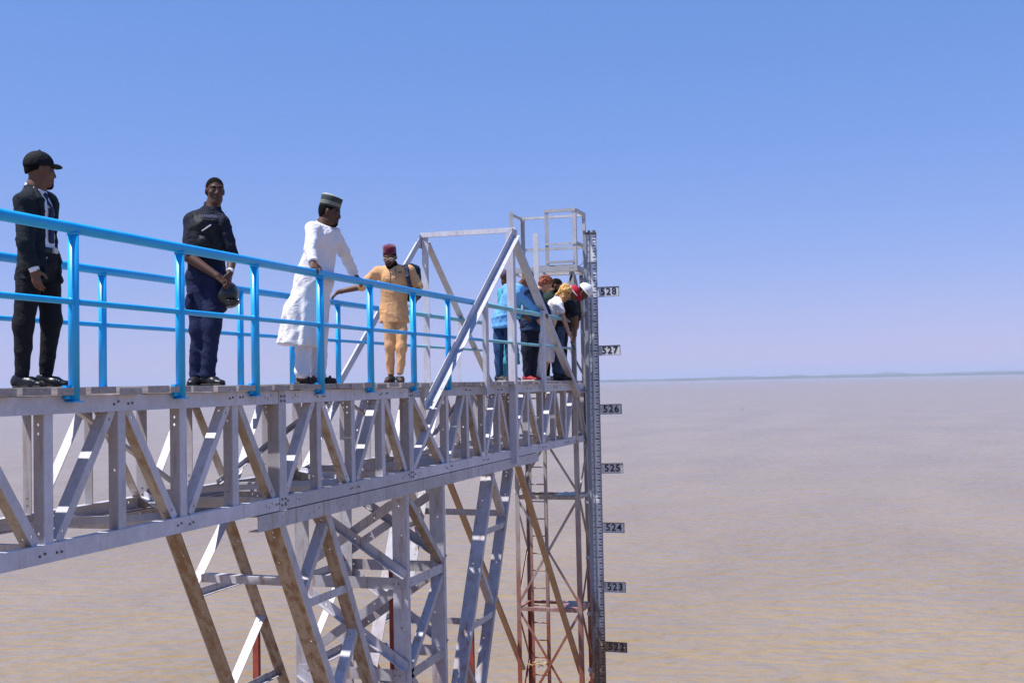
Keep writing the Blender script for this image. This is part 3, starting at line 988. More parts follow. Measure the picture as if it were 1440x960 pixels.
# joints of the figures, metres: x to the figure's side, y depth, z up from the deck
POSE = {
    'suit': dict(loc=(7.051, 5.72), rot=-0.8892, J={
        'head': (0.029, 0, 1.563), 'neck': (-0.008, 0, 1.432), 'chest': (-0.002, 0, 1.283), 'pelvis': (0.018, 0, 0.911),
        'sa': (-0.088, -0.15, 1.345), 'ea': (-0.069, -0.21, 1.014), 'wa': (-0.014, -0.22, 0.83), 'ta': (0.016, -0.24, 0.668),
        'sb': (0.082, 0.15, 1.406), 'eb': (0.067, 0.22, 1.075), 'wb': (0.072, 0.2, 0.899), 'tb': (0.08, 0.2, 0.746),
        'ha': (-0.036, -0.07, 0.852), 'ka': (-0.085, -0.08, 0.452), 'aa': (-0.097, -0.06, 0.101), 'hb': (0.075, 0.07, 0.864),
        'kb': (0.102, 0.06, 0.488), 'ab': (0.061, 0.08, 0.114),
    }),
    'guard': dict(loc=(9.127, 5.62), rot=-1.0189, J={
        'head': (0.093, 0, 1.727), 'neck': (0.069, 0, 1.583), 'chest': (0.03, 0, 1.379), 'pelvis': (0.016, 0.02, 1.016),
        'sa': (-0.147, 0.05, 1.515), 'ea': (-0.139, -0.08, 1.131), 'wa': (0.105, -0.22, 0.949), 'ta': (0.219, -0.27, 0.846),
        'sb': (0.195, -0.1, 1.472), 'eb': (0.24, -0.1, 1.152), 'wb': (0.211, -0.24, 0.982), 'tb': (0.188, -0.27, 0.778),
        'ha': (-0.068, 0.05, 0.973), 'ka': (-0.053, 0, 0.497), 'aa': (-0.085, 0.06, 0.093), 'hb': (0.102, -0.03, 0.951),
        'kb': (0.053, -0.06, 0.515), 'ab': (0.015, -0.04, 0.106), 'helmet': (0.191, -0.14, 0.799),
    }),
    'robe': dict(loc=(9.887, 5.02), rot=-1.101, J={
        'head': (0.231, 0, 1.602), 'neck': (0.165, 0.02, 1.496), 'chest': (0.162, 0.02, 1.339), 'pelvis': (0.075, 0.06, 0.968),
        'sa': (0.064, -0.12, 1.47), 'ea': (0.046, -0.22, 1.238), 'sb': (0.269, 0.12, 1.464), 'eb': (0.361, 0.24, 1.258),
        'ha': (0.017, -0.02, 0.917), 'ka': (-0.014, -0.02, 0.509), 'aa': (-0.044, -0.02, 0.112), 'hb': (0.144, 0.1, 0.925),
        'kb': (0.113, 0.1, 0.512), 'ab': (0.104, 0.1, 0.064), 'hemc': (-0.04, 0.04, 0.352), 'wa': (0.068, -0.352, 1.086),
        'ta': (0.088, -0.534, 0.971), 'wb': (0.468, 0.503, 1.069), 'tb': (0.561, 0.443, 0.979),
    }),
    'tunic': dict(loc=(13.181, 5.55), rot=-1.1723, J={
        'head': (-0.009, -0.03, 1.525), 'neck': (0.029, 0.03, 1.423), 'chest': (0.04, 0.02, 1.278), 'pelvis': (0.033, 0.05, 0.897),
        'sa': (-0.178, 0.05, 1.393), 'ea': (-0.365, 0.12, 1.181), 'sb': (0.249, -0.02, 1.4), 'eb': (0.334, 0, 1.169),
        'wb': (0.297, -0.14, 1.014), 'tb': (0.268, -0.17, 0.923), 'ha': (-0.036, 0.02, 0.852), 'ka': (-0.026, -0.02, 0.446),
        'aa': (-0.017, 0.02, 0.092), 'hb': (0.111, 0.05, 0.851), 'kb': (0.117, -0.06, 0.419), 'ab': (0.091, -0.06, 0.129),
        'wa': (-0.648, 0.137, 1.122), 'ta': (-0.727, 0.155, 1.046),
    }),
    'blue': dict(loc=(16.879, 5.28), rot=-1.2676, J={
        'head': (0.372, -0.05, 1.557), 'neck': (0.263, -0.03, 1.433), 'chest': (0.132, -0.02, 1.265), 'pelvis': (-0.003, 0, 0.958),
        'sa': (0.05, 0.14, 1.451), 'ea': (0.131, 0.18, 1.149), 'wa': (0.289, 0.1, 0.979), 'ta': (0.363, 0.1, 0.946),
        'sb': (0.197, -0.12, 1.342), 'eb': (0.419, 0.02, 1.112), 'wb': (0.585, 0.22, 1.062), 'tb': (0.68, 0.2, 0.988),
        'ha': (-0.058, 0.04, 0.897), 'ka': (-0.087, -0.01, 0.477), 'aa': (-0.084, 0, 0.102), 'hb': (0.071, -0.05, 0.89),
        'kb': (0.095, -0.06, 0.472), 'ab': (0.087, -0.04, 0.099),
    }),
    'kaftan': dict(loc=(18.402, 5.72), rot=-1.2694, J={
        'head': (0.021, 0, 1.688), 'neck': (0.042, 0, 1.547), 'chest': (0.027, 0, 1.361), 'pelvis': (0.018, 0, 0.941),
        'sa': (-0.064, 0.1, 1.51), 'ea': (-0.081, 0.1, 1.253), 'wa': (-0.039, 0, 1.012), 'ta': (-0.005, 0, 0.918),
        'sb': (0.122, -0.1, 1.491), 'eb': (0.187, -0.1, 1.234), 'wb': (0.229, -0.1, 1.001), 'tb': (0.25, -0.1, 0.908),
        'ha': (-0.03, 0.04, 0.873), 'ka': (-0.038, 0, 0.463), 'aa': (-0.045, 0, 0.089), 'hb': (0.064, -0.04, 0.868),
        'kb': (0.056, 0, 0.461), 'ab': (0.048, 0, 0.088),
    }),
    'navy': dict(loc=(18.06, 5.22), rot=-1.2894, J={
        'head': (0.28, -0.05, 1.549), 'neck': (0.153, -0.03, 1.451), 'chest': (0.093, -0.02, 1.271), 'pelvis': (0.018, 0, 0.943),
        'sa': (-0.028, -0.14, 1.457), 'ea': (0.045, -0.2, 1.17), 'wa': (0.143, -0.2, 0.965), 'ta': (0.198, -0.2, 0.896),
        'sb': (0.154, 0.14, 1.418), 'eb': (0.252, 0.1, 1.184), 'wb': (0.339, 0, 1.017), 'tb': (0.383, 0, 0.948),
        'ha': (-0.039, -0.06, 0.885), 'ka': (-0.047, -0.08, 0.487), 'aa': (-0.055, -0.06, 0.113), 'hb': (0.074, 0.05, 0.888),
        'kb': (0.055, 0.04, 0.488), 'ab': (0.036, 0.05, 0.112),
    }),
    'green': dict(loc=(19.115, 5.3), rot=-1.3003, J={
        'head': (0.259, -0.05, 1.597), 'neck': (0.149, -0.02, 1.505), 'chest': (0.086, 0, 1.34), 'pelvis': (0.019, 0.02, 0.958),
        'sa': (0.041, 0.14, 1.495), 'ea': (0.049, 0.14, 1.253), 'wa': (0.092, 0, 1.027), 'ta': (0.126, 0, 0.931),
        'sb': (0.147, -0.15, 1.424), 'eb': (0.177, -0.22, 1.157), 'wb': (0.29, -0.3, 0.901), 'tb': (0.346, -0.34, 0.78),
        'ha': (-0.03, 0.04, 0.911), 'ka': (-0.038, 0, 0.489), 'aa': (-0.046, 0, 0.105), 'hb': (0.078, -0.04, 0.906),
        'kb': (0.069, -0.03, 0.486), 'ab': (0.062, 0, 0.103),
    }),
    'blond': dict(loc=(18.437, 5.1), rot=-1.3009, J={
        'head': (0.375, -0.06, 1.431), 'neck': (0.269, -0.03, 1.355), 'chest': (0.197, -0.02, 1.206), 'pelvis': (0.028, 0, 0.828),
        'sa': (0.213, 0.12, 1.343), 'ea': (0.185, 0.06, 1.13), 'wa': (-0.017, -0.1, 0.917), 'ta': (-0.064, -0.1, 0.849),
        'sb': (0.266, -0.15, 1.254), 'eb': (0.33, -0.2, 1.02), 'wb': (0.415, -0.24, 0.765), 'tb': (0.503, -0.27, 0.579),
        'ha': (-0.031, 0.04, 0.785), 'ka': (-0.038, 0, 0.413), 'aa': (-0.056, 0.03, 0.1), 'hb': (0.073, -0.05, 0.779),
        'kb': (0.066, -0.06, 0.409), 'ab': (0.002, -0.05, 0.099),
    }),
    'redcap': dict(loc=(18.645, 5.0), rot=-1.3088, J={
        'head': (0.355, -0.02, 1.421), 'neck': (0.295, 0, 1.331), 'chest': (0.222, 0, 1.203), 'pelvis': (0.088, 0.02, 0.903),
        'sa': (0.202, 0.14, 1.307), 'ea': (0.28, 0.1, 1.114), 'wa': (0.346, 0, 0.932), 'ta': (0.379, 0, 0.838),
        'sb': (0.337, -0.15, 1.238), 'eb': (0.39, -0.2, 1.014), 'wb': (0.373, -0.2, 0.725), 'tb': (0.335, -0.2, 0.564),
        'ha': (0.052, 0.05, 0.846), 'ka': (0.033, 0.02, 0.471), 'aa': (0.061, 0.04, 0.108), 'hb': (0.121, -0.05, 0.841),
        'kb': (0.102, -0.08, 0.456), 'ab': (0.13, -0.05, 0.094),
    }),
    'hardhat': dict(loc=(19.116, 4.99), rot=-1.3155, J={
        'head': (0.409, -0.12, 1.468), 'neck': (0.29, -0.02, 1.406), 'chest': (0.193, 0, 1.29), 'pelvis': (0.03, 0.02, 0.947),
        'sa': (0.16, 0.14, 1.408), 'ea': (0.228, 0.14, 1.19), 'wa': (0.296, 0.05, 1.039), 'ta': (0.318, 0.05, 0.943),
        'sb': (0.275, -0.12, 1.316), 'eb': (0.295, -0.15, 1.124), 'wb': (0.305, -0.1, 0.984), 'tb': (0.303, -0.1, 0.888),
        'ha': (-0.006, 0.05, 0.901), 'ka': (-0.026, 0, 0.481), 'aa': (-0.01, 0, 0.086), 'hb': (0.065, -0.05, 0.895),
        'kb': (0.045, -0.05, 0.478), 'ab': (0.061, 0, 0.084),
    }),
}
# ------------------------------------------------------------------ figures: solid modelling on a grid
class Field:
    """signed distance grid; shapes are blended into it and one closed skin is drawn off"""
    def __init__(self, lo, hi, h):
        self.h = h
        self.lo = np.array(lo, dtype=np.float64) - 3 * h
        self.n = np.maximum(((np.array(hi) + 3 * h - self.lo) / h).astype(int) + 1, 4)
        self.ax = [self.lo[i] + h * np.arange(self.n[i]) for i in range(3)]
        self.d = np.full(tuple(self.n), 0.5, dtype=np.float32)
    def win(self, lo, hi):
        sl = []
        for i in range(3):
            a = int(max(0, math.floor((lo[i] - self.lo[i]) / self.h)))
            b = int(min(self.n[i], math.ceil((hi[i] - self.lo[i]) / self.h) + 1))
            if b <= a:
                return None
            sl.append(slice(a, b))
        return tuple(sl)
    def pts(self, sl):
        return np.meshgrid(self.ax[0][sl[0]].astype(np.float32), self.ax[1][sl[1]].astype(np.float32),
                           self.ax[2][sl[2]].astype(np.float32), indexing='ij', sparse=True)
    def put(self, sl, e, k, sub=False):
        a = self.d[sl]
        e = e.astype(np.float32)
        if sub:
            e = -e
            hh = np.maximum(k - np.abs(a - e), 0) / k
            self.d[sl] = np.maximum(a, e) + hh * hh * k * 0.25
        else:
            hh = np.maximum(k - np.abs(a - e), 0) / k
            self.d[sl] = np.minimum(a, e) - hh * hh * k * 0.25
    def cone(self, p0, p1, r0, r1=None, k=0.02, sub=False):
        p0, p1 = np.array(p0, float), np.array(p1, float)
        r1 = r0 if r1 is None else r1
        m = max(r0, r1) + 2 * k + 3 * self.h
        sl = self.win(np.minimum(p0, p1) - m, np.maximum(p0, p1) + m)
        if sl is None:
            return
        x, y, z = self.pts(sl)
        d = p1 - p0
        L2 = max(float(d @ d), 1e-9)
        t = np.clip(((x - p0[0]) * d[0] + (y - p0[1]) * d[1] + (z - p0[2]) * d[2]) / L2, 0, 1)
        e = np.sqrt((x - p0[0] - t * d[0]) ** 2 + (y - p0[1] - t * d[1]) ** 2 + (z - p0[2] - t * d[2]) ** 2) - (r0 + (r1 - r0) * t)
        self.put(sl, e, k, sub)
    def econe(self, p0, p1, w, ab0, ab1, k=0.03, cap=0.0):
        """elliptic tapered bar: half axis a along w, b across it"""
        p0, p1, w = np.array(p0, float), np.array(p1, float), np.array(w, float)
        d = p1 - p0
        L = float(np.linalg.norm(d))
        dn = d / L
        w = w - dn * (w @ dn)
        w /= np.linalg.norm(w)
        nn = np.cross(dn, w)
        m = max(*ab0, *ab1) + 2 * k + 3 * self.h
        sl = self.win(np.minimum(p0, p1) - m, np.maximum(p0, p1) + m)
        if sl is None:
            return
        x, y, z = self.pts(sl)
        X, Y, Z = x - p0[0], y - p0[1], z - p0[2]
        s = X * dn[0] + Y * dn[1] + Z * dn[2]
        t = np.clip(s / L, 0, 1)
        a = ab0[0] + (ab1[0] - ab0[0]) * t
        b = ab0[1] + (ab1[1] - ab0[1]) * t
        u = (X * w[0] + Y * w[1] + Z * w[2]) / a
        v = (X * nn[0] + Y * nn[1] + Z * nn[2]) / b
        o = (s - t * L) / np.minimum(a, b)
        q = np.sqrt(u * u + v * v + o * o)
        g = np.sqrt((u / a) ** 2 + (v / b) ** 2 + (o / np.minimum(a, b)) ** 2) + 1e-6
        e = q * (q - 1.0) / g
        self.put(sl, e, k)
    def ell(self, c, r, R=None, k=0.02, sub=False):
        c, r = np.array(c, float), np.array(r, float)
        m = float(r.max()) + 2 * k + 3 * self.h
        sl = self.win(c - m, c + m)
        if sl is None:
            return
        x, y, z = self.pts(sl)
        X, Y, Z = x - c[0], y - c[1], z - c[2]
        if R is not None:
            X, Y, Z = (X * R[0][0] + Y * R[0][1] + Z * R[0][2], X * R[1][0] + Y * R[1][1] + Z * R[1][2], X * R[2][0] + Y * R[2][1] + Z * R[2][2])
        q = np.sqrt((X / r[0]) ** 2 + (Y / r[1]) ** 2 + (Z / r[2]) ** 2)
        g = np.sqrt((X / r[0] ** 2) ** 2 + (Y / r[1] ** 2) ** 2 + (Z / r[2] ** 2) ** 2) + 1e-6
        self.put(sl, q * (q - 1.0) / g, k, sub)
    def all(self):
        return self.pts((slice(None),) * 3)
    def cut(self, p, n, wob=0.0, seed=0):
        """keep the side the normal points away from"""
        x, y, z = self.all()
        n = np.array(n, float)
        n /= np.linalg.norm(n)
        e = (x - p[0]) * n[0] + (y - p[1]) * n[1] + (z - p[2]) * n[2]
        if wob:
            e = e + wob * np.sin(23 * x + 17 * y + seed) + 0.6 * wob * np.sin(41 * y - 31 * x + seed)
        self.d = np.maximum(self.d, e.astype(np.float32))
    def folds(self, amp, f=14.0, seed=0, st=(1, 1, 1)):
        x, y, z = self.all()
        x, y, z = x * st[0], y * st[1], z * st[2]
        r = np.random.RandomState(seed)
        g = 0
        for i in range(4):
            a = r.normal(size=3)
            a *= f * (1.0 + 0.55 * i) / np.linalg.norm(a)
            b = r.normal(size=3)
            b *= f * 0.8 / np.linalg.norm(b)
            ph = r.uniform(0, 6.28, 2)
            w = np.sin(a[0] * x + a[1] * y + a[2] * z + ph[0] + 1.7 * np.sin(b[0] * x + b[1] * y + b[2] * z + ph[1]))
            g = g + (1.5 * (1 - np.abs(w)) ** 2.2 - .45 + .35 * w) / (1 + 0.35 * i)
        self.d = self.d - (amp * 0.85 * g).astype(np.float32)
    def mesh(self, name):
        d, h = self.d, self.h
        s = d < 0
        n = self.n
        c = np.zeros(tuple(n - 1), dtype=np.int8)
        for i in (0, 1):
            for j in (0, 1):
                for k in (0, 1):
                    c += s[i:n[0] - 1 + i, j:n[1] - 1 + j, k:n[2] - 1 + k]
        act = (c > 0) & (c < 8)
        I, J, K = np.nonzero(act)
        idx = np.full(act.shape, -1, dtype=np.int32)
        idx[I, J, K] = np.arange(len(I))
        acc = np.zeros((len(I), 3))
        cnt = np.zeros(len(I))
        co = [(i, j, k) for i in (0, 1) for j in (0, 1) for k in (0, 1)]
        for a in range(8):
            for b in range(a + 1, 8):
                A, B = co[a], co[b]
                if sum(abs(A[q] - B[q]) for q in range(3)) != 1:
                    continue
                da = d[I + A[0], J + A[1], K + A[2]]
                db = d[I + B[0], J + B[1], K + B[2]]
                mk = (da < 0) != (db < 0)
                t = np.where(mk, da / np.where(mk, da - db, 1), 0)
                for q in range(3):
                    acc[:, q] += np.where(mk, A[q] + t * (B[q] - A[q]), 0)
                cnt += mk
        v = acc / cnt[:, None] + np.stack([I, J, K], 1)
        v = v * h + self.lo
        faces = []
        for ax in range(3):
            sh = [slice(None)] * 3
            s0, s1 = list(sh), list(sh)
            s0[ax], s1[ax] = slice(0, -1), slice(1, None)
            ch = s[tuple(s0)] != s[tuple(s1)]
            P = np.nonzero(ch)
            P = [np.array(p) for p in P]
            o1, o2 = [q for q in range(3) if q != ax]
            mk = (P[o1] > 0) & (P[o2] > 0) & (P[o1] < n[o1] - 1) & (P[o2] < n[o2] - 1)
            P = [p[mk] for p in P]
            neg = s[tuple(P)]
            def cell(a, b):
                Q = [p.copy() for p in P]
                Q[o1] = Q[o1] - a
                Q[o2] = Q[o2] - b
                return idx[tuple(Q)]
            q = np.stack([cell(1, 1), cell(0, 1), cell(0, 0), cell(1, 0)], 1)
            if ax == 1:
                neg = ~neg
            q[~neg] = q[~neg][:, ::-1]
            faces.append(q)
        f = np.concatenate(faces)
        # one light smoothing pass
        acc = np.zeros_like(v)
        cnt = np.zeros(len(v))
        for a, b in ((0, 1), (1, 2), (2, 3), (3, 0)):
            np.add.at(acc, f[:, a], v[f[:, b]])
            np.add.at(cnt, f[:, a], 1)
        v = 0.55 * v + 0.45 * acc / np.maximum(cnt, 1)[:, None]
        me = bpy.data.meshes.new(name)
        me.vertices.add(len(v))
        me.vertices.foreach_set('co', v.astype(np.float32).ravel())
        me.loops.add(len(f) * 4)
        me.loops.foreach_set('vertex_index', f.astype(np.int32).ravel())
        me.polygons.add(len(f))
        me.polygons.foreach_set('loop_start', np.arange(0, len(f) * 4, 4, dtype=np.int32))
        me.polygons.foreach_set('use_smooth', np.ones(len(f), dtype=bool))
        me.update(calc_edges=True)
        me.validate()
        cen = v[f].mean(axis=1)
        return me, cen

def V(*a):
    return np.array(a, float)
def unit(v):
    v = np.array(v, float)
    return v / np.linalg.norm(v)

def fabric(name, col, rough=0.85, var=0.10, sheen=0.0, scale=9.0, bump=0.25):
    m = plain_mat(name, col, rough, var, scale, bump, 0.25, 160.0, sheen)
    nt = m.node_tree
    b = nt.nodes['Principled BSDF']
    b0 = [n for n in nt.nodes if n.type == 'BUMP'][0]
    tc = [n for n in nt.nodes if n.type == 'TEX_COORD'][0]
    n1 = nt.nodes.new('ShaderNodeTexNoise')                    # fine creases
    n1.inputs['Scale'].default_value = 13.0
    n1.inputs['Detail'].default_value = 3.0
    n1.inputs['Distortion'].default_value = 1.6
    nt.links.new(tc.outputs['Object'], n1.inputs['Vector'])
    cr = math_n(nt, 'ABSOLUTE', math_n(nt, 'SUBTRACT', n1.outputs['Fac'], 0.5))
    b1 = N(nt, 'ShaderNodeBump')
    b1.inputs['Strength'].default_value = 0.40
    b1.inputs['Distance'].default_value = 0.05
    b1.invert = True
    nt.links.new(cr, b1.inputs['Height'])
    nt.links.new(b0.outputs['Normal'], b1.inputs['Normal'])
    nt.links.new(b1.outputs['Normal'], b.inputs['Normal'])
    return m
def skin(name, col):
    m = plain_mat(name, col, 0.58, 0.10, 14.0, 0.05, 0.35, 90.0)
    b = m.node_tree.nodes['Principled BSDF']
    b.inputs['Subsurface Weight'].default_value = 0.06
    b.inputs['Subsurface Scale'].default_value = 0.01
    b.inputs['Subsurface Radius'].default_value = (1.0, 0.35, 0.2)
    return m
SK = {
    'dark': skin('skin_deep_brown', (0.082, 0.038, 0.025)),
    'mid': skin('skin_brown', (0.145, 0.066, 0.038)),
    'warm': skin('skin_warm_brown', (0.17, 0.078, 0.042)),
    'pale': skin('skin_light', (0.50, 0.25, 0.16)),
}
M['eye'] = plain_mat('eye_white', (0.13, 0.11, 0.10), 0.5, 0.03)
M['iris'] = plain_mat('iris', (0.02, 0.012, 0.01), 0.2, 0.1)
M['lip'] = plain_mat('lip', (0.075, 0.028, 0.022), 0.5, 0.1)
M['lip_pale'] = plain_mat('lip_light', (0.45, 0.16, 0.12), 0.45, 0.1)
M['hair'] = plain_mat('black_hair', (0.006, 0.005, 0.005), 0.95, 0.4, 60, 0.3, 0.1)
M['shoe'] = plain_mat('black_leather', (0.012, 0.012, 0.014), 0.35, 0.2, 30, 0.05)
M['sole'] = plain_mat('rubber_sole', (0.02, 0.02, 0.022), 0.7, 0.2, 30)
M['white_sole'] = plain_mat('pale_sole', (0.6, 0.58, 0.55), 0.6, 0.1, 30)

class Fig:
    """one person: root empty, a body of one skin, garments as children"""
    def __init__(self, key, label, h, fb, fh, pitch=0.0, skin_m='dark', scale=1.0):
        P = POSE[key]
        self.J = {k: np.array(v, float) for k, v in P['J'].items()}
        self.h = h
        mid = 0.5 * (self.J['sa'] + self.J['sb'])
        for q in ('sa', 'sb'):                                   # joint centre lies below and inside the outline
            self.J[q] = self.J[q] + (mid - self.J[q]) * 0.10 - V(0, 0, .045)
        self.root = thing('person', label, 'person', (P['loc'][0], P['loc'][1], ZD + 0.003), 'people on the footbridge', P['rot'])
        self.fb = unit(V(fb[0], fb[1], 0))                       # chest faces
        self.rb = V(self.fb[1], -self.fb[0], 0)                  # to the figure's right
        f = unit(V(fh[0], fh[1], 0))
        self.hr = V(f[1], -f[0], 0)
        self.hf = f * math.cos(pitch) - V(0, 0, 1) * math.sin(pitch)
        self.hu = np.cross(self.hr, self.hf)
        self.sk = SK[skin_m]
        self.pale = skin_m == 'pale'
        self.sc = scale
        self.hands = []
        # which image-side limb is the figure's right
        self.a_is_right = float((self.J['sa'] - self.J['sb']) @ self.rb) > 0
    def H(self, x, y, z):
        return self.J['head'] + self.sc * (self.hr * x + self.hf * y + self.hu * z)
    def R(self):
        return [self.hr, self.hf, self.hu]
    def bounds(self, names, m):
        P = np.array([self.J[n] for n in names])
        return P.min(0) - m, P.max(0) + m
    def add(self, name, fld, mat, parent=None, pick=None):
        me, cen = fld.mesh(name)
        mats = mat if isinstance(mat, (list, tuple)) else [mat]
        for m in mats:
            me.materials.append(m)
        if pick is not None:
            me.polygons.foreach_set('material_index', pick(cen).astype(np.int32))
        return link(name, me, None, parent or self.root)
    # ---- body
    def head(self, F):
        s = self.sc
        R = self.R()
        F.ell(self.H(0, -.014, .038), V(.076, .097, .086) * s, R, .012)
        F.ell(self.H(0, .026, -.035), V(.061, .066, .084) * s, R, .035)
        F.ell(self.H(0, .066, -.098), V(.026, .022, .020) * s, R, .03)
        F.cone(self.H(-.04, .01, -.078), self.H(-.012, .066, -.100), .020 * s, .018 * s, .03)
        F.cone(self.H(.04, .01, -.078), self.H(.012, .066, -.100), .020 * s, .018 * s, .03)
        F.cone(self.H(-.036, .079, .030), self.H(.036, .079, .030), .011 * s, None, .015)
        for q in (-1, 1):
            F.ell(self.H(q * .033, .101, .010), V(.018, .012, .012) * s, R, .014, True)
            F.ell(self.H(q * .033, .076, .010), V(.014, .014, .0125) * s, R, .004)
            F.ell(self.H(q * .045, .062, -.018), V(.022, .020, .018) * s, R, .02)
            F.ell(self.H(q * .079, -.008, -.004), V(.009, .019, .032) * s, R, .008)
            F.ell(self.H(q * .014, .092, -.030), V(.012, .011, .010) * s, R, .008)
        F.cone(self.H(0, .084, .018), self.H(0, .0985, -.026), .008 * s, .0140 * s, .014)
        F.cone(self.H(-.019, .086, -.058), self.H(.019, .086, -.058), .0085 * s, None, .008)
        F.cone(self.H(-.016, .086, -.071), self.H(.016, .086, -.071), .0095 * s, None, .008)
        nk = self.J['neck']
        F.cone(self.H(0, -.022, -.060), nk - V(0, 0, .03), .054 * s, .060 * s, .03)
    def hand(self, F, w, tip, palm, thumb, curl=0.35, spread=0.0, s=1.0, r=0.0083, curls=None):
        """palm and five fingers; palm = direction the palm faces, thumb = side the thumb is on"""
        d = unit(tip - w)
        n = unit(palm - d * (palm @ d))
        t = np.cross(n, d)
        if t @ thumb < 0:
            t = -t
        F.econe(w - d * .01, w + d * .030 * s, t, (.029 * s, .020 * s), (.037 * s, .016 * s), .015)
        F.econe(w + d * .030 * s, w + d * .083 * s, t, (.038 * s, .0155 * s), (.040 * s, .0125 * s), .012)
        for i, (off, L) in enumerate(((.030, .076), (.0105, .086), (-.0105, .080), (-.030, .062))):
            c = curl if curls is None else curls[i]
            b = w + d * (.083 - .004 * abs(i - 1)) * s + t * off * s
            ang = c * 0.55
            dirv = unit(d + t * (off * spread * 8))
            for seg, q in enumerate((.46, .30, .24)):
                dv = unit(dirv * math.cos(ang) + n * math.sin(ang))
                e = b + dv * L * q * s
                F.cone(b, e, r * (1.08 - .10 * seg), r * (1.0 - .10 * seg), .004)
                b = e
                ang += c
        b = w + d * .022 * s + t * .030 * s
        dv = unit(d * .65 + t * .70 + n * .30)
        e = b + dv * .042 * s
        F.cone(b, e, .0125, .0105, .012)
        dv = unit(d * .95 + t * .22 + n * (.30 + .4 * curl))
        F.cone(e, e + dv * .034 * s, .0105, .0085, .004)
    def arm(self, F, q, palm=None, thumb=None, curl=0.4, up=(.047, .041), fo=(.040, .027), hand=True, **kw):
        S_, E_, W_, T_ = (self.J[c + q] for c in ('s', 'e', 'w', 't'))
        F.cone(S_, E_, *up, .025)
        F.cone(E_, W_, *fo, .018)
        if hand:
            if palm is None:
                palm = self.J['pelvis'] - W_
            if thumb is None:
                thumb = self.fb
            self.hand(F, W_, T_, np.array(palm, float), np.array(thumb, float), curl, **kw)
    def leg(self, F, q, th=(.074, .052), ca=(.050, .034), foot=True):
        H_, K_, A_ = (self.J[c + q] for c in ('h', 'k', 'a'))
        F.cone(H_, K_, *th, .03)
        F.cone(K_, A_, *ca, .025)
        if foot:
            d = self.toe(q)
            F.cone(V(*A_[:2], .045) - d * .03, V(*A_[:2], .03) + d * .15, .032, .022, .02)
    def toe(self, q):
        t = getattr(self, 'toes', {}).get(q)
        return unit(V(t[0], t[1], 0)) if t is not None else self.fb
    def torso(self, F, m=0.0, k=.04):
        J = self.J
        sh = 0.5 * (J['sa'] + J['sb'])
        F.econe(J['pelvis'], J['chest'], self.rb, (.135 + m, .090 + m), (.145 + m, .098 + m), k)
        F.econe(J['chest'], sh - V(0, 0, .02), self.rb, (.145 + m, .098 + m), (.13 + m, .07 + m), k)
        F.cone(J['sa'], J['sb'], .05 + m, None, k)
    def body(self, arms, beard=None, feet=True):
        names = [n for n in self.J if n not in ('helmet', 'hemc')]
        lo, hi = self.bounds(names, .16)
        lo[2], hi[2] = 0.0, max(hi[2], self.J['head'][2] + .15)
        F = Field(lo, hi, self.h)
        self.torso(F, -.012)
        self.head(F)
        for q in 'ab':
            kw = arms.get(q, {})
            self.arm(F, q, **kw)
            self.leg(F, q, foot=feet)
        J = self.J
        F.cone(0.5 * (J['sa'] + J['sb']) - V(0, 0, .03), J['neck'] + V(0, 0, .01), .085, .055, .04)
        mats = [self.sk, M['eye'], M['iris'], M['lip_pale'] if self.pale else M['lip'], M['hair']]
        s = self.sc
        def pick(c):
            L = c - J['head']
            x, y, z = L @ self.hr / s, L @ self.hf / s, L @ self.hu / s
            o = np.zeros(len(c), dtype=np.int32)
            for q in (-1, 1):
                rr = (x - q * .033) ** 2 / .0115 ** 2 + (z - .009) ** 2 / .0050 ** 2
                o[(rr < 1) & (y > .07)] = 1
                o[((x - q * .033) ** 2 + (z - .009) ** 2 < .0058 ** 2) & (y > .07)] = 2
                o[(np.abs(x - q * .034) < .021) & (np.abs(z - .031 + 2.5 * (np.abs(x) - .034) ** 2 * 8) < .0055) & (y > .05)] = 4
            o[(np.abs(x) < .025) & (np.abs(z + .0645) < .0125) & (y > .075)] = 3
            if beard:
                b = ((z < -.086) & (np.abs(x) < .034) & (y > .045) & (z > -.125)) | ((np.abs(x) < .028) & (z > -.053) & (z < -.043) & (y > .06))
                if beard == 'full':
                    b |= (z < -.045 - .5 * (.07 - np.abs(x))) & (y > .0) & (z > -.125)
                b &= ~((np.abs(x) < .023) & (np.abs(z + .0645) < .011))
                o[b] = 4
            return o
        return self.add('body', F, mats, None, pick)
    # ---- garments
    def garment(self, names, m, lo_z=None, hi_z=None):
        lo, hi = self.bounds(names, m)
        if lo_z is not None:
            lo[2] = lo_z
        if hi_z is not None:
            hi[2] = hi_z
        return Field(lo, hi, self.gh)
    gh = .0085
    def trousers(self, mat, th=(.096, .070), ca=(.068, .056), amp=.006, seed=1, waist=None, cuff=None, name='trousers', f=15):
        J = self.J
        wz = waist if waist is not None else J['pelvis'][2] + .09
        F = self.garment(['ha', 'hb', 'ka', 'kb', 'aa', 'ab', 'pelvis'], .16, .02, wz + .05)
        F.econe(J['pelvis'] + V(0, 0, .12), J['pelvis'] - V(0, 0, .02), self.rb, (.152, .115), (.165, .125), .04)
        for q in 'ab':
            F.cone(J['h' + q], J['k' + q], *th, .03)
            F.cone(J['k' + q], J['a' + q], th[1] * .97, ca[1], .04)
        F.folds(amp, f, seed, (1, 1, .75))
        F.cut(V(0, 0, wz), V(0, 0, 1))
        for q in 'ab':
            pass
        zc = cuff if cuff is not None else .075
        F.cut(V(0, 0, zc), V(0, 0, -1), .004, seed)
        return self.add(name, F, mat)
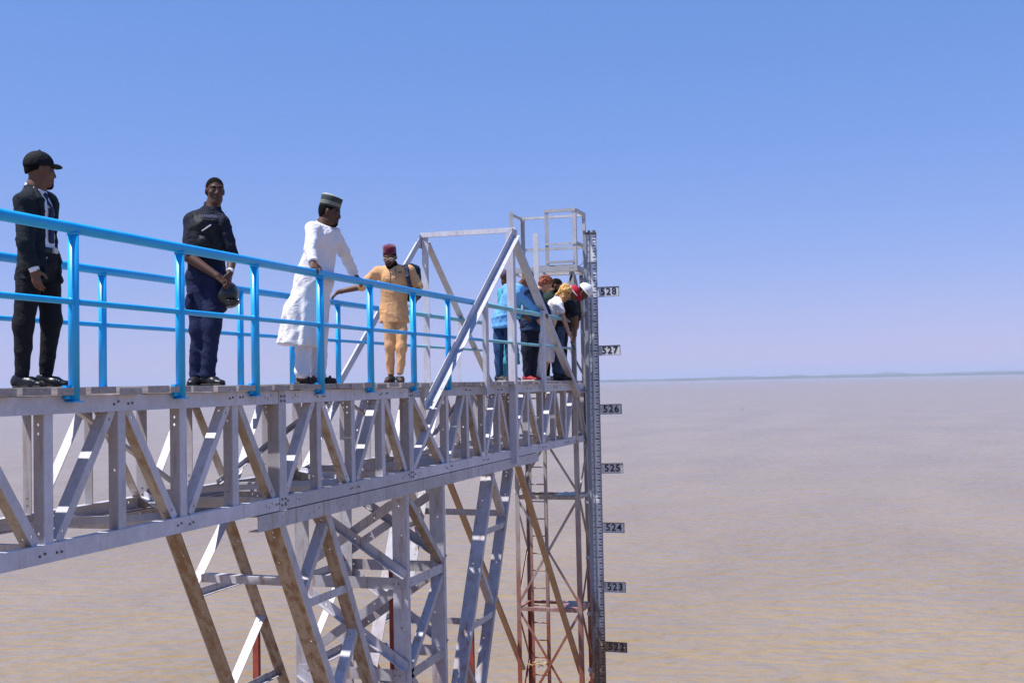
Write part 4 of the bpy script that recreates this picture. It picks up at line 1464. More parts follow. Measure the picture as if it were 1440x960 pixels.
    def top(self, mat, name='shirt', m=.018, hem=.8, sl=None, slr=(.062, .056, .052, .045), amp=.006, seed=2, flare=.02, belly=0.0,
            collar=True, wedge=None, f=14, hemwob=.004, sleeve_cut=True):
        """upper garment; sl = how far the sleeves run: 'elbow', 'wrist' or a fraction of the upper arm"""
        J = self.J
        names = ['pelvis', 'chest', 'sa', 'sb', 'ea', 'eb', 'neck']
        if sl == 'wrist':
            names += ['wa', 'wb']
        F = self.garment(names, .17, min(hem - .05, 9), None)
        sh = 0.5 * (J['sa'] + J['sb'])
        pel = J['pelvis']
        low = pel + (pel - J['chest']) * max(0.05, (pel[2] - hem + .05) / max(.1, J['chest'][2] - pel[2]))
        if hem < pel[2] - .12:
            low = V(pel[0], pel[1], hem - .03)
        F.econe(low, pel, self.rb, (.158 + m + flare, .115 + m + flare), (.148 + m, .105 + m + belly), .03)
        F.econe(pel, J['chest'], self.rb, (.148 + m, .105 + m + belly), (.150 + m, .102 + m + belly * .4), .04)
        F.econe(J['chest'], sh - V(0, 0, .015), self.rb, (.150 + m, .102 + m), (.135 + m, .068 + m), .04)
        F.cone(J['sa'], J['sb'], .044 + m, None, .05)
        F.cone(sh - V(0, 0, .02), J['neck'] + V(0, 0, .0), .085 + m, .058 + m * .4, .04)
        for q in 'ab':
            F.cone(J['neck'] - V(0, 0, .03), J['s' + q] + V(0, 0, .012), .050 + m * .5, .040 + m, .04)
        for q in 'ab':
            S_, E_ = J['s' + q], J['e' + q]
            if sl == 'wrist':
                F.cone(S_, E_, slr[0], slr[1], .035)
                F.cone(E_, J['w' + q], slr[2], slr[3], .025)
            else:
                fr = {'elbow': .97}.get(sl, sl)
                F.cone(S_, S_ + (E_ - S_) * fr, slr[0], slr[1], .035)
        F.folds(amp, f, seed, (1, 1, 1.0))
        F.cut(V(0, 0, hem), V(0, 0, -1), hemwob, seed)
        nk = J['neck']
        F.cut(nk + V(0, 0, .028 if collar else .0), unit(V(0, 0, 1) + self.fb * .5))
        if sl == 'wrist':
            for q in 'ab':
                d = unit(J['w' + q] - J['e' + q])
                x, y, z = F.all()
                c = J['w' + q] - d * .012
                e = (x - c[0]) * d[0] + (y - c[1]) * d[1] + (z - c[2]) * d[2]
                near = np.sqrt((x - c[0]) ** 2 + (y - c[1]) ** 2 + (z - c[2]) ** 2) - .10
                F.d = np.maximum(F.d, -np.maximum(-e, near).astype(np.float32))
        if wedge:
            x, y, z = F.all()
            o = J['chest']
            xr = (x - o[0]) * self.rb[0] + (y - o[1]) * self.rb[1]
            yf = (x - o[0]) * self.fb[0] + (y - o[1]) * self.fb[1]
            w = np.interp(np.ravel(z), *wedge).reshape(z.shape)
            g = np.maximum(np.abs(xr) - w, .02 - yf)
            F.d = np.maximum(F.d, -g.astype(np.float32))
        return self.add(name, F, mat)
    def cuff(self, q, mat, name='cuff', r=.040, L=.03, back=.0):
        J = self.J
        d = unit(J['w' + q] - J['e' + q])
        c = J['w' + q] - d * back
        F = Field(np.minimum(c, c + d * L) - .06, np.maximum(c, c + d * L) + .06, .006)
        F.cone(c - d * .02, c + d * (L - .008), r, r * .95, .01)
        F.cut(c + d * L, d)
        return self.add(name, F, mat)
    def shoe(self, q, mat, sole=None, L=.27, W=.048, name='shoe', high=.085):
        A = self.J['a' + q]
        d = self.toe(q)
        z = V(0, 0, 1)
        b = V(A[0], A[1], 0)
        lo = np.minimum(b - d * .12, b + d * .24) - .07
        hi = np.maximum(b - d * .12, b + d * .24) + .07
        lo[2], hi[2] = -.01, high + .07
        F = Field(lo, hi, .006)
        w = np.cross(z, d)
        F.econe(b - d * .045 + z * .048, b + d * .07 + z * .043, w, (.040, .045), (W, .040), .03)
        F.econe(b + d * .06 + z * .034, b + d * (L - .125) + z * .026, w, (W, .034), (W * .84, .024), .03)
        F.cone(b - d * .01 + z * .06, b - d * .012 + z * high, .046, .043, .03)
        F.cut(b + z * .014, -z)
        F.cut(b + z * (high + .012), z)
        o = self.add(name, F, mat)
        G = Field(lo, V(hi[0], hi[1], .03), .005)
        G.econe(b - d * .048 + z * .010, b + d * .07 + z * .010, w, (.043, .014), (W + .004, .014), .01)
        G.econe(b + d * .06 + z * .010, b + d * (L - .118) + z * .010, w, (W + .004, .014), (W * .84 + .003, .013), .01)
        G.cut(b + z * .0, -z)
        G.cut(b + z * .020, z)
        self.add('sole', G, sole or M['sole'], o)
        return o
    def hair(self, mat=None, grow=.006, line=.045, back=-.035, name='hair', amp=.0, f=60, seed=3):
        s = self.sc
        R = self.R()
        c = self.J['head']
        F = Field(c - .19 * s, c + .19 * s, min(self.h, .008))
        g = grow
        F.ell(self.H(0, -.014, .038), (V(.076, .097, .086) + g) * s, R, .01)
        F.ell(self.H(0, -.035, -.01), (V(.066, .066, .075) + g) * s, R, .03)
        if amp:
            F.folds(amp, f, seed)
        # hairline: front above the brow, slanting down behind the ear
        p, q = self.H(0, .075, line), self.H(0, -.06, back)
        d = q - p
        n = unit(np.cross(self.hr, d))
        if n @ self.hu > 0:
            n = -n
        F.cut(p, n)
        return self.add(name, F, mat or M['hair'])

def ring_mesh(prof, n=40, ax=1.0, ay=1.0, wob=None):
    """turned shape from (radius, height) pairs"""
    vs, fs = [], []
    for i, (r, z) in enumerate(prof):
        for k in range(n):
            t = 2 * math.pi * k / n
            dz = wob(t, i) if wob else 0.0
            vs.append((r * ax * math.cos(t), r * ay * math.sin(t), z + dz))
    for i in range(len(prof) - 1):
        for k in range(n):
            fs.append((i * n + k, i * n + (k + 1) % n, (i + 1) * n + (k + 1) % n, (i + 1) * n + k))
    fs.append(tuple(range((len(prof) - 1) * n, len(prof) * n)))
    me = mesh_from(vs, fs, 'ring', True)
    return me

def place(o, c, xa, ya, za):
    o.matrix_local = Matrix(((xa[0], ya[0], za[0], c[0]), (xa[1], ya[1], za[1], c[1]), (xa[2], ya[2], za[2], c[2]), (0, 0, 0, 1)))
    return o
# ------------------------------------------------------------------ the people
# --- man in a dark suit
p = Fig('suit', 'man in dark suit, tie and black baseball cap at the left end, looking right', .0065, (.85, -.52), (.98, .18), 0.04, 'mid')
p.toes = {'a': (.86, -.5), 'b': (.93, -.36)}
J = p.J
p.body({'a': dict(palm=V(.5, .6, 0), thumb=V(.8, -.5, 0), curl=.38), 'b': dict(curl=.4)}, beard='goatee')
m_suit = fabric('charcoal_suit_cloth', (0.008, 0.014, 0.021), .85, .15)
m_trs = fabric('black_trouser_cloth', (0.007, 0.007, 0.011), .85, .15)
m_wht = fabric('white_shirt_cloth', (0.72, 0.72, 0.76), .8, .03)
p.trousers(m_trs, (.098, .072), (.064, .050), .004, 4, cuff=.085)
p.top(m_wht, 'shirt', m=.004, hem=.90, sl=.3, slr=(.055, .05), amp=.003, seed=8)
jk = p.top(m_suit, 'jacket', m=.022, hem=.76, sl='wrist', slr=(.068, .061, .056, .047), amp=.006, seed=12, flare=.02,
           wedge=([.7, .88, 1.02, 1.12, 1.30, 1.45, 1.6], [.080, .078, .066, .066, .074, .075, .075]))
for q in 'ab':
    p.cuff(q, m_wht, 'shirt_cuff', .037, .018, .002)
# tie, belt, lapels
m_tie = fabric('navy_tie_silk', (0.012, 0.016, 0.05), .5, .1)
F = Field(J['chest'] - V(.3, .3, .4), J['chest'] + V(.3, .3, .25), .006)
fr = p.fb
nk = J['neck'] + fr * .075 - V(0, 0, .045)
F.econe(nk, nk + fr * .012 - V(0, 0, .02), p.rb, (.026, .02), (.018, .016), .01)
F.econe(nk + fr * .008 - V(0, 0, .03), J['chest'] + fr * .122, p.rb, (.018, .012), (.032, .012), .01)
F.econe(J['chest'] + fr * .122, J['chest'] + fr * .122 - V(0, 0, .24), p.rb, (.032, .012), (.036, .010), .01)
p.add('tie', F, m_tie)
F = Field(J['neck'] - .16, J['neck'] + .14, .006)
F.cone(J['neck'] - V(0, 0, .03) + fr * .012, J['neck'] + V(0, 0, .022) - fr * .002, .074, .068, .01)
F.cone(J['neck'] - V(0, 0, .05) + fr * .012, J['neck'] + V(0, 0, .06) - fr * .002, .058, .060, .006, True)
F.cut(J['neck'] + V(0, 0, .022), unit(V(0, 0, 1) + fr * .55))
p.add('collar', F, m_wht)
for q in (-1, 1):
    F = Field(J['chest'] - V(.26, .26, .3), J['chest'] + V(.26, .26, .3), .007)
    a = J['neck'] + p.rb * q * .062 + fr * .045 - V(0, 0, .01)
    b = J['chest'] + p.rb * q * .100 + fr * .102 + V(0, 0, .06)
    c = J['chest'] + p.rb * q * .076 + fr * .112 - V(0, 0, .16)
    F.econe(a, b, p.rb, (.022, .012), (.040, .012), .012)
    F.econe(b, c, p.rb, (.040, .012), (.012, .010), .012)
    p.add('lapel', F, m_suit)
F = Field(J['pelvis'] - .22, J['pelvis'] + V(.22, .22, .16), .007)
F.econe(J['pelvis'] + V(0, 0, .05), J['pelvis'] + V(0, 0, .09), p.rb, (.162, .124), (.160, .122), .01)
F.cut(J['pelvis'] + V(0, 0, .092), V(0, 0, 1)); F.cut(J['pelvis'] + V(0, 0, .052), V(0, 0, -1))
belt = p.add('belt', F, M['shoe'])
m = MB()
m.box((-.026, -.008, -.02), (.026, .008, .02))
bk = m.build('buckle', plain_mat('steel_buckle', (.5, .48, .42), .25, .1), belt)
place(bk, J['pelvis'] + fr * .128 + V(0, 0, .072), p.rb, fr, V(0, 0, 1))
m_eyelet = plain_mat('pale_eyelets', (.45, .45, .48), .4)
for q in 'ab':
    so_ = p.shoe(q, M['shoe'], M['sole'])
    A, d = J['a' + q], p.toe(q)
    w = np.cross(V(0, 0, 1), d)
    m = MB()
    for i in range(5):
        for sd in (-1, 1):
            c = V(A[0], A[1], 0) + d * (.040 + .017 * i) + w * sd * (.026 + .002 * i) + V(0, 0, .072 - .006 * i)
            m.tube(Vector(c), Vector(c + w * sd * .012 + V(0, 0, .004)), .0038, 6)
    m.build('eyelets', m_eyelet, so_, True)['kind'] = 'stuff'
p.hair(grow=.001, line=.05, back=-.012)
# cap
m_cap = fabric('black_cap_cotton', (0.004, 0.006, 0.009), .8, .15)
F = Field(J['head'] - .22, J['head'] + .24, .006)
F.ell(p.H(0, -.014, .050), V(.086, .107, .098), p.R(), .01)
F.cut(p.H(0, .09, .036), -p.hu + p.hf * .06)
F.cone(p.H(0, -.01, .148), p.H(0, -.01, .150), .010, None, .004)
cap = p.add('cap', F, m_cap)
F = Field(J['head'] - .25, J['head'] + .26, .006)
F.ell(p.H(0, .092, .034), V(.078, .062, .030), p.R(), .01)
F.ell(p.H(0, .086, .016), V(.095, .078, .034), p.R(), .006, True)
F.cut(p.H(0, .072, 0), -p.hf)
p.add('visor', F, m_cap, cap)

# --- guard in a black vest
POSE['guard']['J']['sb'] = (0.170, -0.09, 1.472)
POSE['guard']['J']['sa'] = (-0.125, 0.05, 1.510)
p = Fig('guard', 'uniformed guard in black vest and navy trousers holding a dark helmet, facing the camera', .0065, (.30, -.95), (.22, -.97), 0.05, 'dark')
p.toes = {'a': (-.25, -.9), 'b': (.75, -.66)}
J = p.J
p.body({'a': dict(palm=V(-.1, .55, -.8), thumb=V(.1, -.4, .9), curl=.30, fo=(.050, .030)), 'b': dict(palm=V(-.75, .4, .2), thumb=V(-.3, -.9, .3), curl=.42, fo=(.046, .030))})
m_nv = fabric('navy_uniform_cloth', (0.010, 0.016, 0.055), .85, .12)
m_bk = fabric('black_uniform_shirt', (0.010, 0.012, 0.026), .85, .12)
m_vest = fabric('black_vest_nylon', (0.009, 0.011, 0.016), .6, .2)
p.trousers(m_nv, (.108, .082), (.078, .064), .006, 21, cuff=.07)
p.top(m_bk, 'shirt', m=.016, hem=1.02, sl=.98, slr=(.062, .057), amp=.007, seed=23, flare=.012)
F = Field(J['pelvis'] - V(.3, .3, 0), J['neck'] + V(.3, .3, .1), .007)
sh = 0.5 * (J['sa'] + J['sb'])
F.econe(J['pelvis'] + V(0, 0, .10), J['chest'], p.rb, (.180, .146), (.182, .150), .03)
F.econe(J['chest'], sh - V(0, 0, .04), p.rb, (.182, .150), (.140, .118), .04)
for q in (-1, 1):
    F.econe(sh + p.rb * q * .085 + p.fb * .085 - V(0, 0, .05), sh + p.rb * q * .095 + V(0, 0, .062), p.rb, (.040, .026), (.036, .018), .02)
    F.econe(sh + p.rb * q * .095 + V(0, 0, .062), sh + p.rb * q * .085 - p.fb * .085 - V(0, 0, .05), p.rb, (.036, .018), (.040, .026), .02)
for (x, z, w, hh, t) in ((-.075, .02, .060, .055, .020), (.075, .03, .055, .05, .018), (-.08, -.13, .062, .06, .024), (.065, -.12, .062, .06, .026)):
    c = J['chest'] + p.rb * x + p.fb * (.140 - abs(x) * .35) + V(0, 0, z)
    F.ell(c, V(w, t + .012, hh), [p.rb, p.fb, V(0, 0, 1)], .012)
F.folds(.003, 22, 5)
F.cut(J['pelvis'] + V(0, 0, .11), V(0, 0, -1))
F.cone(J['neck'] + p.fb * .10 + V(0, 0, .02), J['neck'] + p.fb * .12 + V(0, 0, .15), .085, .1, .02, True)
vest = p.add('vest', F, m_vest)
# pale name strip with worn letters, small badge, radio clip
m_strip = fabric('grey_strip', (0.085, 0.075, 0.105), .7, .1)
m_let = plain_mat('worn_white_print', (0.55, 0.55, 0.6), .6, .3, 60)
cz = J['chest'] + V(0, 0, .105)
m = MB()
for i in range(8):
    t0, t1 = -.105 + i * .026, -.105 + (i + 1) * .026
    def sp(t, z):
        return cz + p.rb * (-t) + p.fb * (.140 - 1.9 * t * t) + V(0, 0, z)
    pts = []
    for t in (t0, t1):
        for z in (-.020, .020):
            pts += [sp(t, z), sp(t, z) + p.fb * .008]
    m.add([Vector(q) for q in pts], [(0, 2, 6, 4), (1, 5, 7, 3), (0, 1, 3, 2), (4, 6, 7, 5), (0, 4, 5, 1), (2, 3, 7, 6)])
strip = m.build('name_strip', m_strip, vest)
m = MB()
rr = random.Random(9)
for i in range(9):
    t = -.092 + i * .0185
    b = cz + p.rb * (-t) + p.fb * (.140 - 1.9 * t * t + .0085)
    w_, h_ = .0045, .0125
    for (dx, dz, ww, hh) in ((-.0045, 0, .0018, h_), (.0030, rr.choice([0, .004, -.004]), .0018, h_ * .7), (-.001, rr.choice([h_ - .002, 0, -h_ + .002]), .0045, .0018)):
        c = b - p.rb * dx + V(0, 0, dz)
        vs = []
        for sx in (-1, 1):
            for sy in (0, 1):
                for sz in (-1, 1):
                    vs.append(Vector(c + p.rb * sx * ww + p.fb * sy * .0015 + V(0, 0, sz * hh)))
        m.add(vs, [(0, 1, 3, 2), (4, 6, 7, 5), (0, 4, 5, 1), (2, 3, 7, 6), (0, 2, 6, 4), (1, 5, 7, 3)])
o = m.build('worn_lettering', m_let, strip)
F = Field(cz - .26, cz + .26, .005)
t = .118
bc = cz - p.rb * .0 + p.rb * (-t) + p.fb * .112 + V(0, 0, -.004)
F.ell(bc, V(.016, .008, .026), [p.rb, p.fb, V(0, 0, 1)], .003)
p.add('badge', F, m_let, vest)
c0 = J['chest'] + p.rb * .10 + p.fb * .140 - V(0, 0, .03)
m = MB()
m.tube(Vector(c0), Vector(c0 - p.rb * .075 + V(0, 0, .055) + p.fb * .02), .006, 8)
m.build('pen', m_let, vest, True)
# cargo pockets
for q, side in (('a', -1), ('b', 1)):
    k0 = J['h' + q] + (J['k' + q] - J['h' + q]) * .52 + V(side * .075, -.03, 0)
    F = Field(k0 - .16, k0 + .16, .007)
    F.ell(k0, V(.045, .075, .085), None, .01)
    F.cone(k0 + V(0, -.06, .075), k0 + V(0, .06, .075), .022, None, .015)
    F.folds(.005, 25, 7)
    p.add('cargo_pocket', F, m_nv)
for q in 'ab':
    p.shoe(q, M['shoe'], M['sole'], .28, .05)
p.hair(grow=.002, line=.072, back=-.04)
F = Field(J['neck'] - .17, J['neck'] + .15, .006)
F.cone(J['neck'] - V(0, 0, .04), J['neck'] + V(0, 0, .03) - p.fb * .005, .084, .072, .01)
F.cone(J['neck'] - V(0, 0, .06), J['neck'] + V(0, 0, .09), .060, .060, .006, True)
F.cut(J['neck'] + V(0, 0, .030), unit(V(0, 0, 1) + p.fb * .6))
p.add('collar', F, m_bk)
F = Field(J['wb'] - .08, J['wb'] + .08, .005)
d = unit(J['wb'] - J['eb'])
F.cone(J['wb'] - d * .022, J['wb'] - d * .006, .034, None, .004)
F.cut(J['wb'] - d * .004, d); F.cut(J['wb'] - d * .026, -d)
F.ell(J['wb'] - d * .015 + V(.3, -.9, 0) * .033, V(.017, .010, .017), None, .004)
p.add('wristwatch', F, plain_mat('steel_watch', (.55, .56, .58), .25, .1))
gp = p
# helmet held at his side
hc = J['helmet']
F = Field(hc - .22, hc + .22, .006)
F.ell(hc, V(.098, .125, .112), None, .01)
F.ell(hc + V(-.02, .02, .015), V(.082, .11, .097), None, .006, True)
F.cut(hc + V(-.055, .0, .035), unit(V(-.85, .1, .45)))
me, cen = F.mesh('helmet')
hl = thing('helmet', 'dark riot helmet hanging from the guard\'s clasped hands', 'helmet', (0, 0, 0))
hl.location = gp.root.location
hl.rotation_euler = gp.root.rotation_euler
me.materials.append(plain_mat('dark_helmet_shell', (0.016, 0.019, 0.024), .3, .1))
link('shell', me, None, hl)
F = Field(hc - .24, hc + .24, .006)
F.ell(hc + V(.01, -.02, -.035), V(.105, .13, .092), None, .01)
F.ell(hc + V(.01, -.02, -.035), V(.097, .122, .084), None, .004, True)
F.cut(hc + V(0, 0, -.055), V(0, 0, 1)); F.cut(hc + V(-.03, 0, 0), V(-1, 0, 0))
me, cen = F.mesh('visor')
me.materials.append(plain_mat('smoked_visor', (0.02, 0.03, 0.03), .12, .1))
link('visor', me, None, hl)

# --- man in a white robe
p = Fig('robe', 'man in white robe and banded cap leaning with both hands on the near blue railing', .0065, (.80, -.60), (.90, -.20), 0.22, 'dark')
p.toes = {'a': (.9, -.35), 'b': (.93, -.2)}
J = p.J
p.body({'a': dict(palm=V(0, 0, -1), thumb=V(.9, .2, 0), curl=.62), 'b': dict(palm=V(0, -.1, -1), thumb=V(-.5, .7, 0), curl=.62)}, beard='goatee')
m_robe = fabric('white_robe_cotton', (0.76, 0.75, 0.79), .85, .03, .1)
p.trousers(m_robe, (.10, .085), (.082, .078), .008, 31, cuff=.055)
F = Field(V(-.42, -.5, .28), V(.55, .6, 1.62), .0085)
sh = 0.5 * (J['sa'] + J['sb'])
hem = J['hemc']
kn = 0.5 * (J['pelvis'] + hem)
F.econe(sh - V(0, 0, .02), J['chest'], p.rb, (.150, .092), (.178, .132), .04)
F.econe(J['chest'], J['pelvis'], p.rb, (.178, .132), (.190, .160), .05)
F.econe(J['pelvis'], kn + V(-.02, 0, 0), p.rb, (.190, .160), (.205, .175), .05)
F.econe(kn + V(-.02, 0, 0), hem - V(.02, 0, .04), p.rb, (.205, .175), (.215, .190), .05)
F.cone(hem + V(-.08, .02, .35), hem + V(-.13, .02, -.02), .06, .10, .08)
F.cone(J['sa'], J['sb'], .058, None, .05)
F.cone(sh - V(0, 0, .02), J['neck'] + V(0, 0, .01), .10, .066, .04)
for q in 'ab':
    F.cone(J['neck'] - V(0, 0, .03), J['s' + q] + V(0, 0, .012), .058, .055, .04)
for q in 'ab':
    F.cone(J['s' + q], J['e' + q], .070, .062, .03)
    F.cone(J['e' + q], J['w' + q], .060, .046, .02)
# vertical drapes that grow towards the hem, small folds everywhere
x, y, z = F.all()
dep = np.clip((1.0 - z) / .6, 0, 1)
ang = np.arctan2(y - .04, x - .02)
F.d = F.d + (dep * .013 * np.sin(ang * 9 + 2.5 * z + 1.2 * np.sin(6 * z)) + dep * .006 * np.sin(ang * 17 - 4 * z)).astype(np.float32)
F.folds(.006, 11, 33, (1, 1, .8))
F.cut(hem, unit(V(-.10, 0, -1)), .007, 2)
F.cut(J['neck'] + V(0, 0, .012), unit(V(0, 0, 1) + p.fb * .5))
for q in 'ab':
    d = unit(J['w' + q] - J['e' + q])
    c = J['w' + q] - d * .015
    e = (x - c[0]) * d[0] + (y - c[1]) * d[1] + (z - c[2]) * d[2]
    near = np.sqrt((x - c[0]) ** 2 + (y - c[1]) ** 2 + (z - c[2]) ** 2) - .09
    F.d = np.maximum(F.d, -np.maximum(-e, near).astype(np.float32))
p.add('robe', F, m_robe)
p.hair(grow=.003, line=.06, back=-.045)
def band_mat():
    m, nt, b = new_mat('banded_cap_cloth')
    tc = N(nt, 'ShaderNodeTexCoord')
    sep = N(nt, 'ShaderNodeSeparateXYZ')
    nt.links.new(tc.outputs['Object'], sep.inputs[0])
    n = noise_n(nt, tc.outputs['Object'], 70, 2, .5)
    zz = math_n(nt, 'ADD', sep.outputs['Z'], math_n(nt, 'MULTIPLY', math_n(nt, 'SUBTRACT', n, .5), .010))
    mr = N(nt, 'ShaderNodeMapRange')
    mr.inputs['From Min'].default_value = 0.0
    mr.inputs['From Max'].default_value = .10
    nt.links.new(zz, mr.inputs['Value'])
    r = ramp(nt, mr.outputs['Result'], [(0.0, (.035, .05, .05)), (.14, (.22, .22, .19)), (.30, (.05, .075, .07)), (.36, (.26, .26, .22)), (.44, (.03, .05, .05)), (.86, (.05, .08, .07)), (.97, (.45, .45, .42))])
    r.color_ramp.interpolation = 'CONSTANT'
    nt.links.new(r.outputs['Color'], b.inputs['Base Color'])
    b.inputs['Roughness'].default_value = .85
    return m
me = ring_mesh([(.088, -.004), (.0915, .0), (.092, .03), (.0925, .07), (.094, .096), (.090, .102), (.080, .094), (.04, .090), (.01, .09)], 48, .92, 1.10,
               lambda t, i: (.008 * math.cos(2 * t + .6) if 3 < i < 6 else 0))
o = link('cap', me, band_mat(), p.root)
cu = unit(p.hu + p.hf * .05)
place(o, p.H(0, -.012, .055), p.hr, np.cross(cu, p.hr), cu)
m_sand = plain_mat('sandal_leather', (.02, .016, .014), .5, .2)
for q in 'ab':
    A = J['a' + q]
    d = p.toe(q)
    w = np.cross(V(0, 0, 1), d)
    b = V(A[0], A[1], 0)
    F = Field(np.minimum(b - d * .1, b + d * .22) - V(.07, .07, 0), np.maximum(b - d * .1, b + d * .22) + V(.07, .07, .1), .006)
    F.econe(b - d * .06 + V(0, 0, .010), b + d * .06 + V(0, 0, .010), w, (.040, .014), (.048, .014), .01)
    F.econe(b + d * .06 + V(0, 0, .010), b + d * .165 + V(0, 0, .010), w, (.048, .014), (.042, .013), .01)
    for s_ in (.06, .11):
        F.cone(b + d * s_ + w * .046 + V(0, 0, .015), b + d * s_ + V(0, 0, .068 - .1 * (s_ - .06)), .012, None, .01)
        F.cone(b + d * s_ - w * .046 + V(0, 0, .015), b + d * s_ + V(0, 0, .068 - .1 * (s_ - .06)), .012, None, .01)
    F.cut(b, V(0, 0, -1))
    p.add('sandal', F, m_sand)

# --- man in an orange tunic
p = Fig('tunic', 'man in orange tunic and maroon cap walking with a backpack on one shoulder', .0075, (-.12, -.99), (-.20, -.97), 0.42, 'mid')
p.toes = {'a': (-.35, -.93), 'b': (.05, -1)}
J = p.J
p.body({'a': dict(palm=V(0, 0, -1), thumb=V(0, -.9, 0), curl=.55), 'b': dict(palm=V(-.8, .3, 0), thumb=V(-.3, -.9, .2), curl=.8)}, beard='full')
m_or = fabric('orange_tunic_cotton', (0.64, 0.36, 0.17), .75, .05)
p.trousers(m_or, (.085, .066), (.062, .047), .007, 41, cuff=.10, f=12)
p.top(m_or, 'tunic', m=.018, hem=.735, sl=.95, slr=(.070, .064), amp=.006, seed=43, flare=.012, f=9, hemwob=.008)
m_ba = fabric('black_backpack_nylon', (0.010, 0.011, 0.018), .6, .2)
bp = thing('backpack', 'black backpack slung on the shoulder of the man in orange', 'backpack', (0, 0, 0))
bp.location = p.root.location
bp.rotation_euler = p.root.rotation_euler
c = J['chest'] + V(.20, .20, -.02)
F = Field(c - V(.2, .2, .3), c + V(.2, .2, .3), .009)
F.econe(c + V(0, 0, .13), c - V(.0, 0, .16), V(1, 0, 0), (.13, .085), (.145, .10), .04)
F.ell(c + V(.02, .09, -.06), V(.10, .05, .13), None, .03)
F.folds(.005, 14, 3)
me, cen = F.mesh('pack')
me.materials.append(m_ba)
link('pack', me, None, bp)
sb = J['sb']
pts = [sb + V(-.02, .13, -.04), sb + V(-.045, .06, .055), sb + V(-.045, -.02, .070), sb + V(-.035, -.10, .02), sb + V(-.025, -.142, -.08), sb + V(.0, -.148, -.20), sb + V(.05, -.09, -.30), sb + V(.09, .03, -.33)]
F = Field(np.min(pts, 0) - .06, np.max(pts, 0) + .06, .007)
for a, b in zip(pts[:-1], pts[1:]):
    F.econe(a, b, p.rb, (.028, .011), (.028, .011), .015)
me, cen = F.mesh('strap')
me.materials.append(fabric('navy_strap', (0.010, 0.014, 0.045), .6))
link('strap', me, None, bp)
p.hair(grow=.003, line=.055, back=-.05)
m_mar = fabric('maroon_felt', (0.115, 0.006, 0.028), .95, .12, .4)
me = ring_mesh([(.085, -.002), (.0885, .0), (.089, .03), (.088, .062), (.083, .082), (.070, .094), (.04, .100), (.008, .101)], 44, .93, 1.10)
o = link('cap', me, m_mar, p.root)
cu = unit(p.hu - p.hf * .12)
place(o, p.H(0, -.014, .052), p.hr, np.cross(cu, p.hr), cu)
m = MB()
m.tube((0, 0, .098), (0, 0, .118), .006, 8, .003)
m.build('stalk', m_mar, o)
# glasses with a pale frame
m = MB()
def gp_(x, y, z):
    return Vector(p.H(x, y, z))
for q in (-1, 1):
    ring = [gp_(q * .034 + .027 * math.cos(t), .101 - .004 * abs(math.cos(t)), .006 + .019 * math.sin(t)) for t in [2 * math.pi * i / 16 for i in range(16)]]
    for i in range(16):
        m.tube(ring[i], ring[(i + 1) % 16], .0034, 6)
    m.tube(gp_(q * .061, .097, .012), gp_(q * .079, .0, .008), .003, 6)
m.tube(gp_(-.008, .104, .010), gp_(.008, .104, .010), .003, 6)
gl = m.build('glasses', plain_mat('pale_gold_frame', (.62, .52, .40), .3, .1), p.root, True)
m = MB()
for q in (-1, 1):
    m.add([gp_(q * .034 + .0255 * math.cos(t), .1005, .006 + .0175 * math.sin(t)) for t in [2 * math.pi * i / 16 for i in range(16)]], [tuple(range(16))])
m.build('lens', plain_mat('tinted_lens', (.30, .24, .20), .08, .05), gl)
# cords of the collar, small emblem, watch
m = MB()
for (q, L) in ((-1, .20), (1, .26)):
    a = J['neck'] + p.fb * .072 + p.rb * q * .03 - V(0, 0, .01)
    b = J['chest'] + p.fb * .125 + p.rb * q * .035 + V(0, 0, .05)
    c2 = b - V(0, 0, L - .12)
    m.tube(Vector(a), Vector(b), .0045, 6)
    m.tube(Vector(b), Vector(c2), .0045, 6)
m.build('drawcord', M['dark'], p.root, True)
m = MB()
ec = J['chest'] + p.fb * .124 - p.rb * .085 + V(0, 0, .055)
for (dx, dz, w_, h_) in ((-.013, 0, .007, .009), (.002, .002, .005, .006), (.014, 0, .006, .009)):
    c3 = Vector(ec + p.rb * -dx + V(0, 0, dz))
    m.obox(c3 - Vector(p.rb) * w_ - Vector((0, 0, h_)), c3 - Vector(p.rb) * w_ + Vector((0, 0, h_)), Vector(p.rb), Vector(p.fb), 2 * w_, .006)
m.build('emblem', fabric('brown_thread', (.09, .03, .02)), p.root)
F = Field(J['wa'] - .08, J['wa'] + .08, .006)
d = unit(J['wa'] - J['ea'])
F.cone(J['wa'] - d * .05, J['wa'] - d * .035, .034, None, .004)
F.cut(J['wa'] - d * .032, d); F.cut(J['wa'] - d * .053, -d)
p.add('wristband', F, M['dark'])
for q in 'ab':
    p.shoe(q, plain_mat('brown_black_shoe', (.018, .015, .015), .5, .2), M['sole'], .26, .046, high=.07)

# --- the group bending over at the bridge end
Fig.gh = .0115
FH = .0095
m_jean = fabric('blue_jeans', (0.022, 0.058, 0.145), .9, .2)
def simple(key, label, fb, fh, pitch, sk, arms=None, scale=1.0, toes=None, beard=None):
    q = Fig(key, label, FH, fb, fh, pitch, sk, scale)
    q.toes = toes or {}
    q.body(arms or {}, beard)
    return q
p = simple('blue', 'bald man in light blue shirt and jeans bending behind the grey post', (.93, .15), (.86, .45), 0.55, 'mid',
           {'b': dict(palm=V(0, .3, -1), thumb=V(-.3, .8, 0), curl=.6)}, toes={'a': (.75, -.65), 'b': (.9, -.42)})
p.trousers(m_jean, (.102, .076), (.074, .062), .009, 51, cuff=.06)
p.top(fabric('light_blue_shirt', (0.13, 0.36, 0.70), .8, .06), 'shirt', m=.034, hem=.80, sl='wrist', slr=(.080, .070, .062, .048), amp=.010, seed=53, belly=.03, flare=.03, f=12)
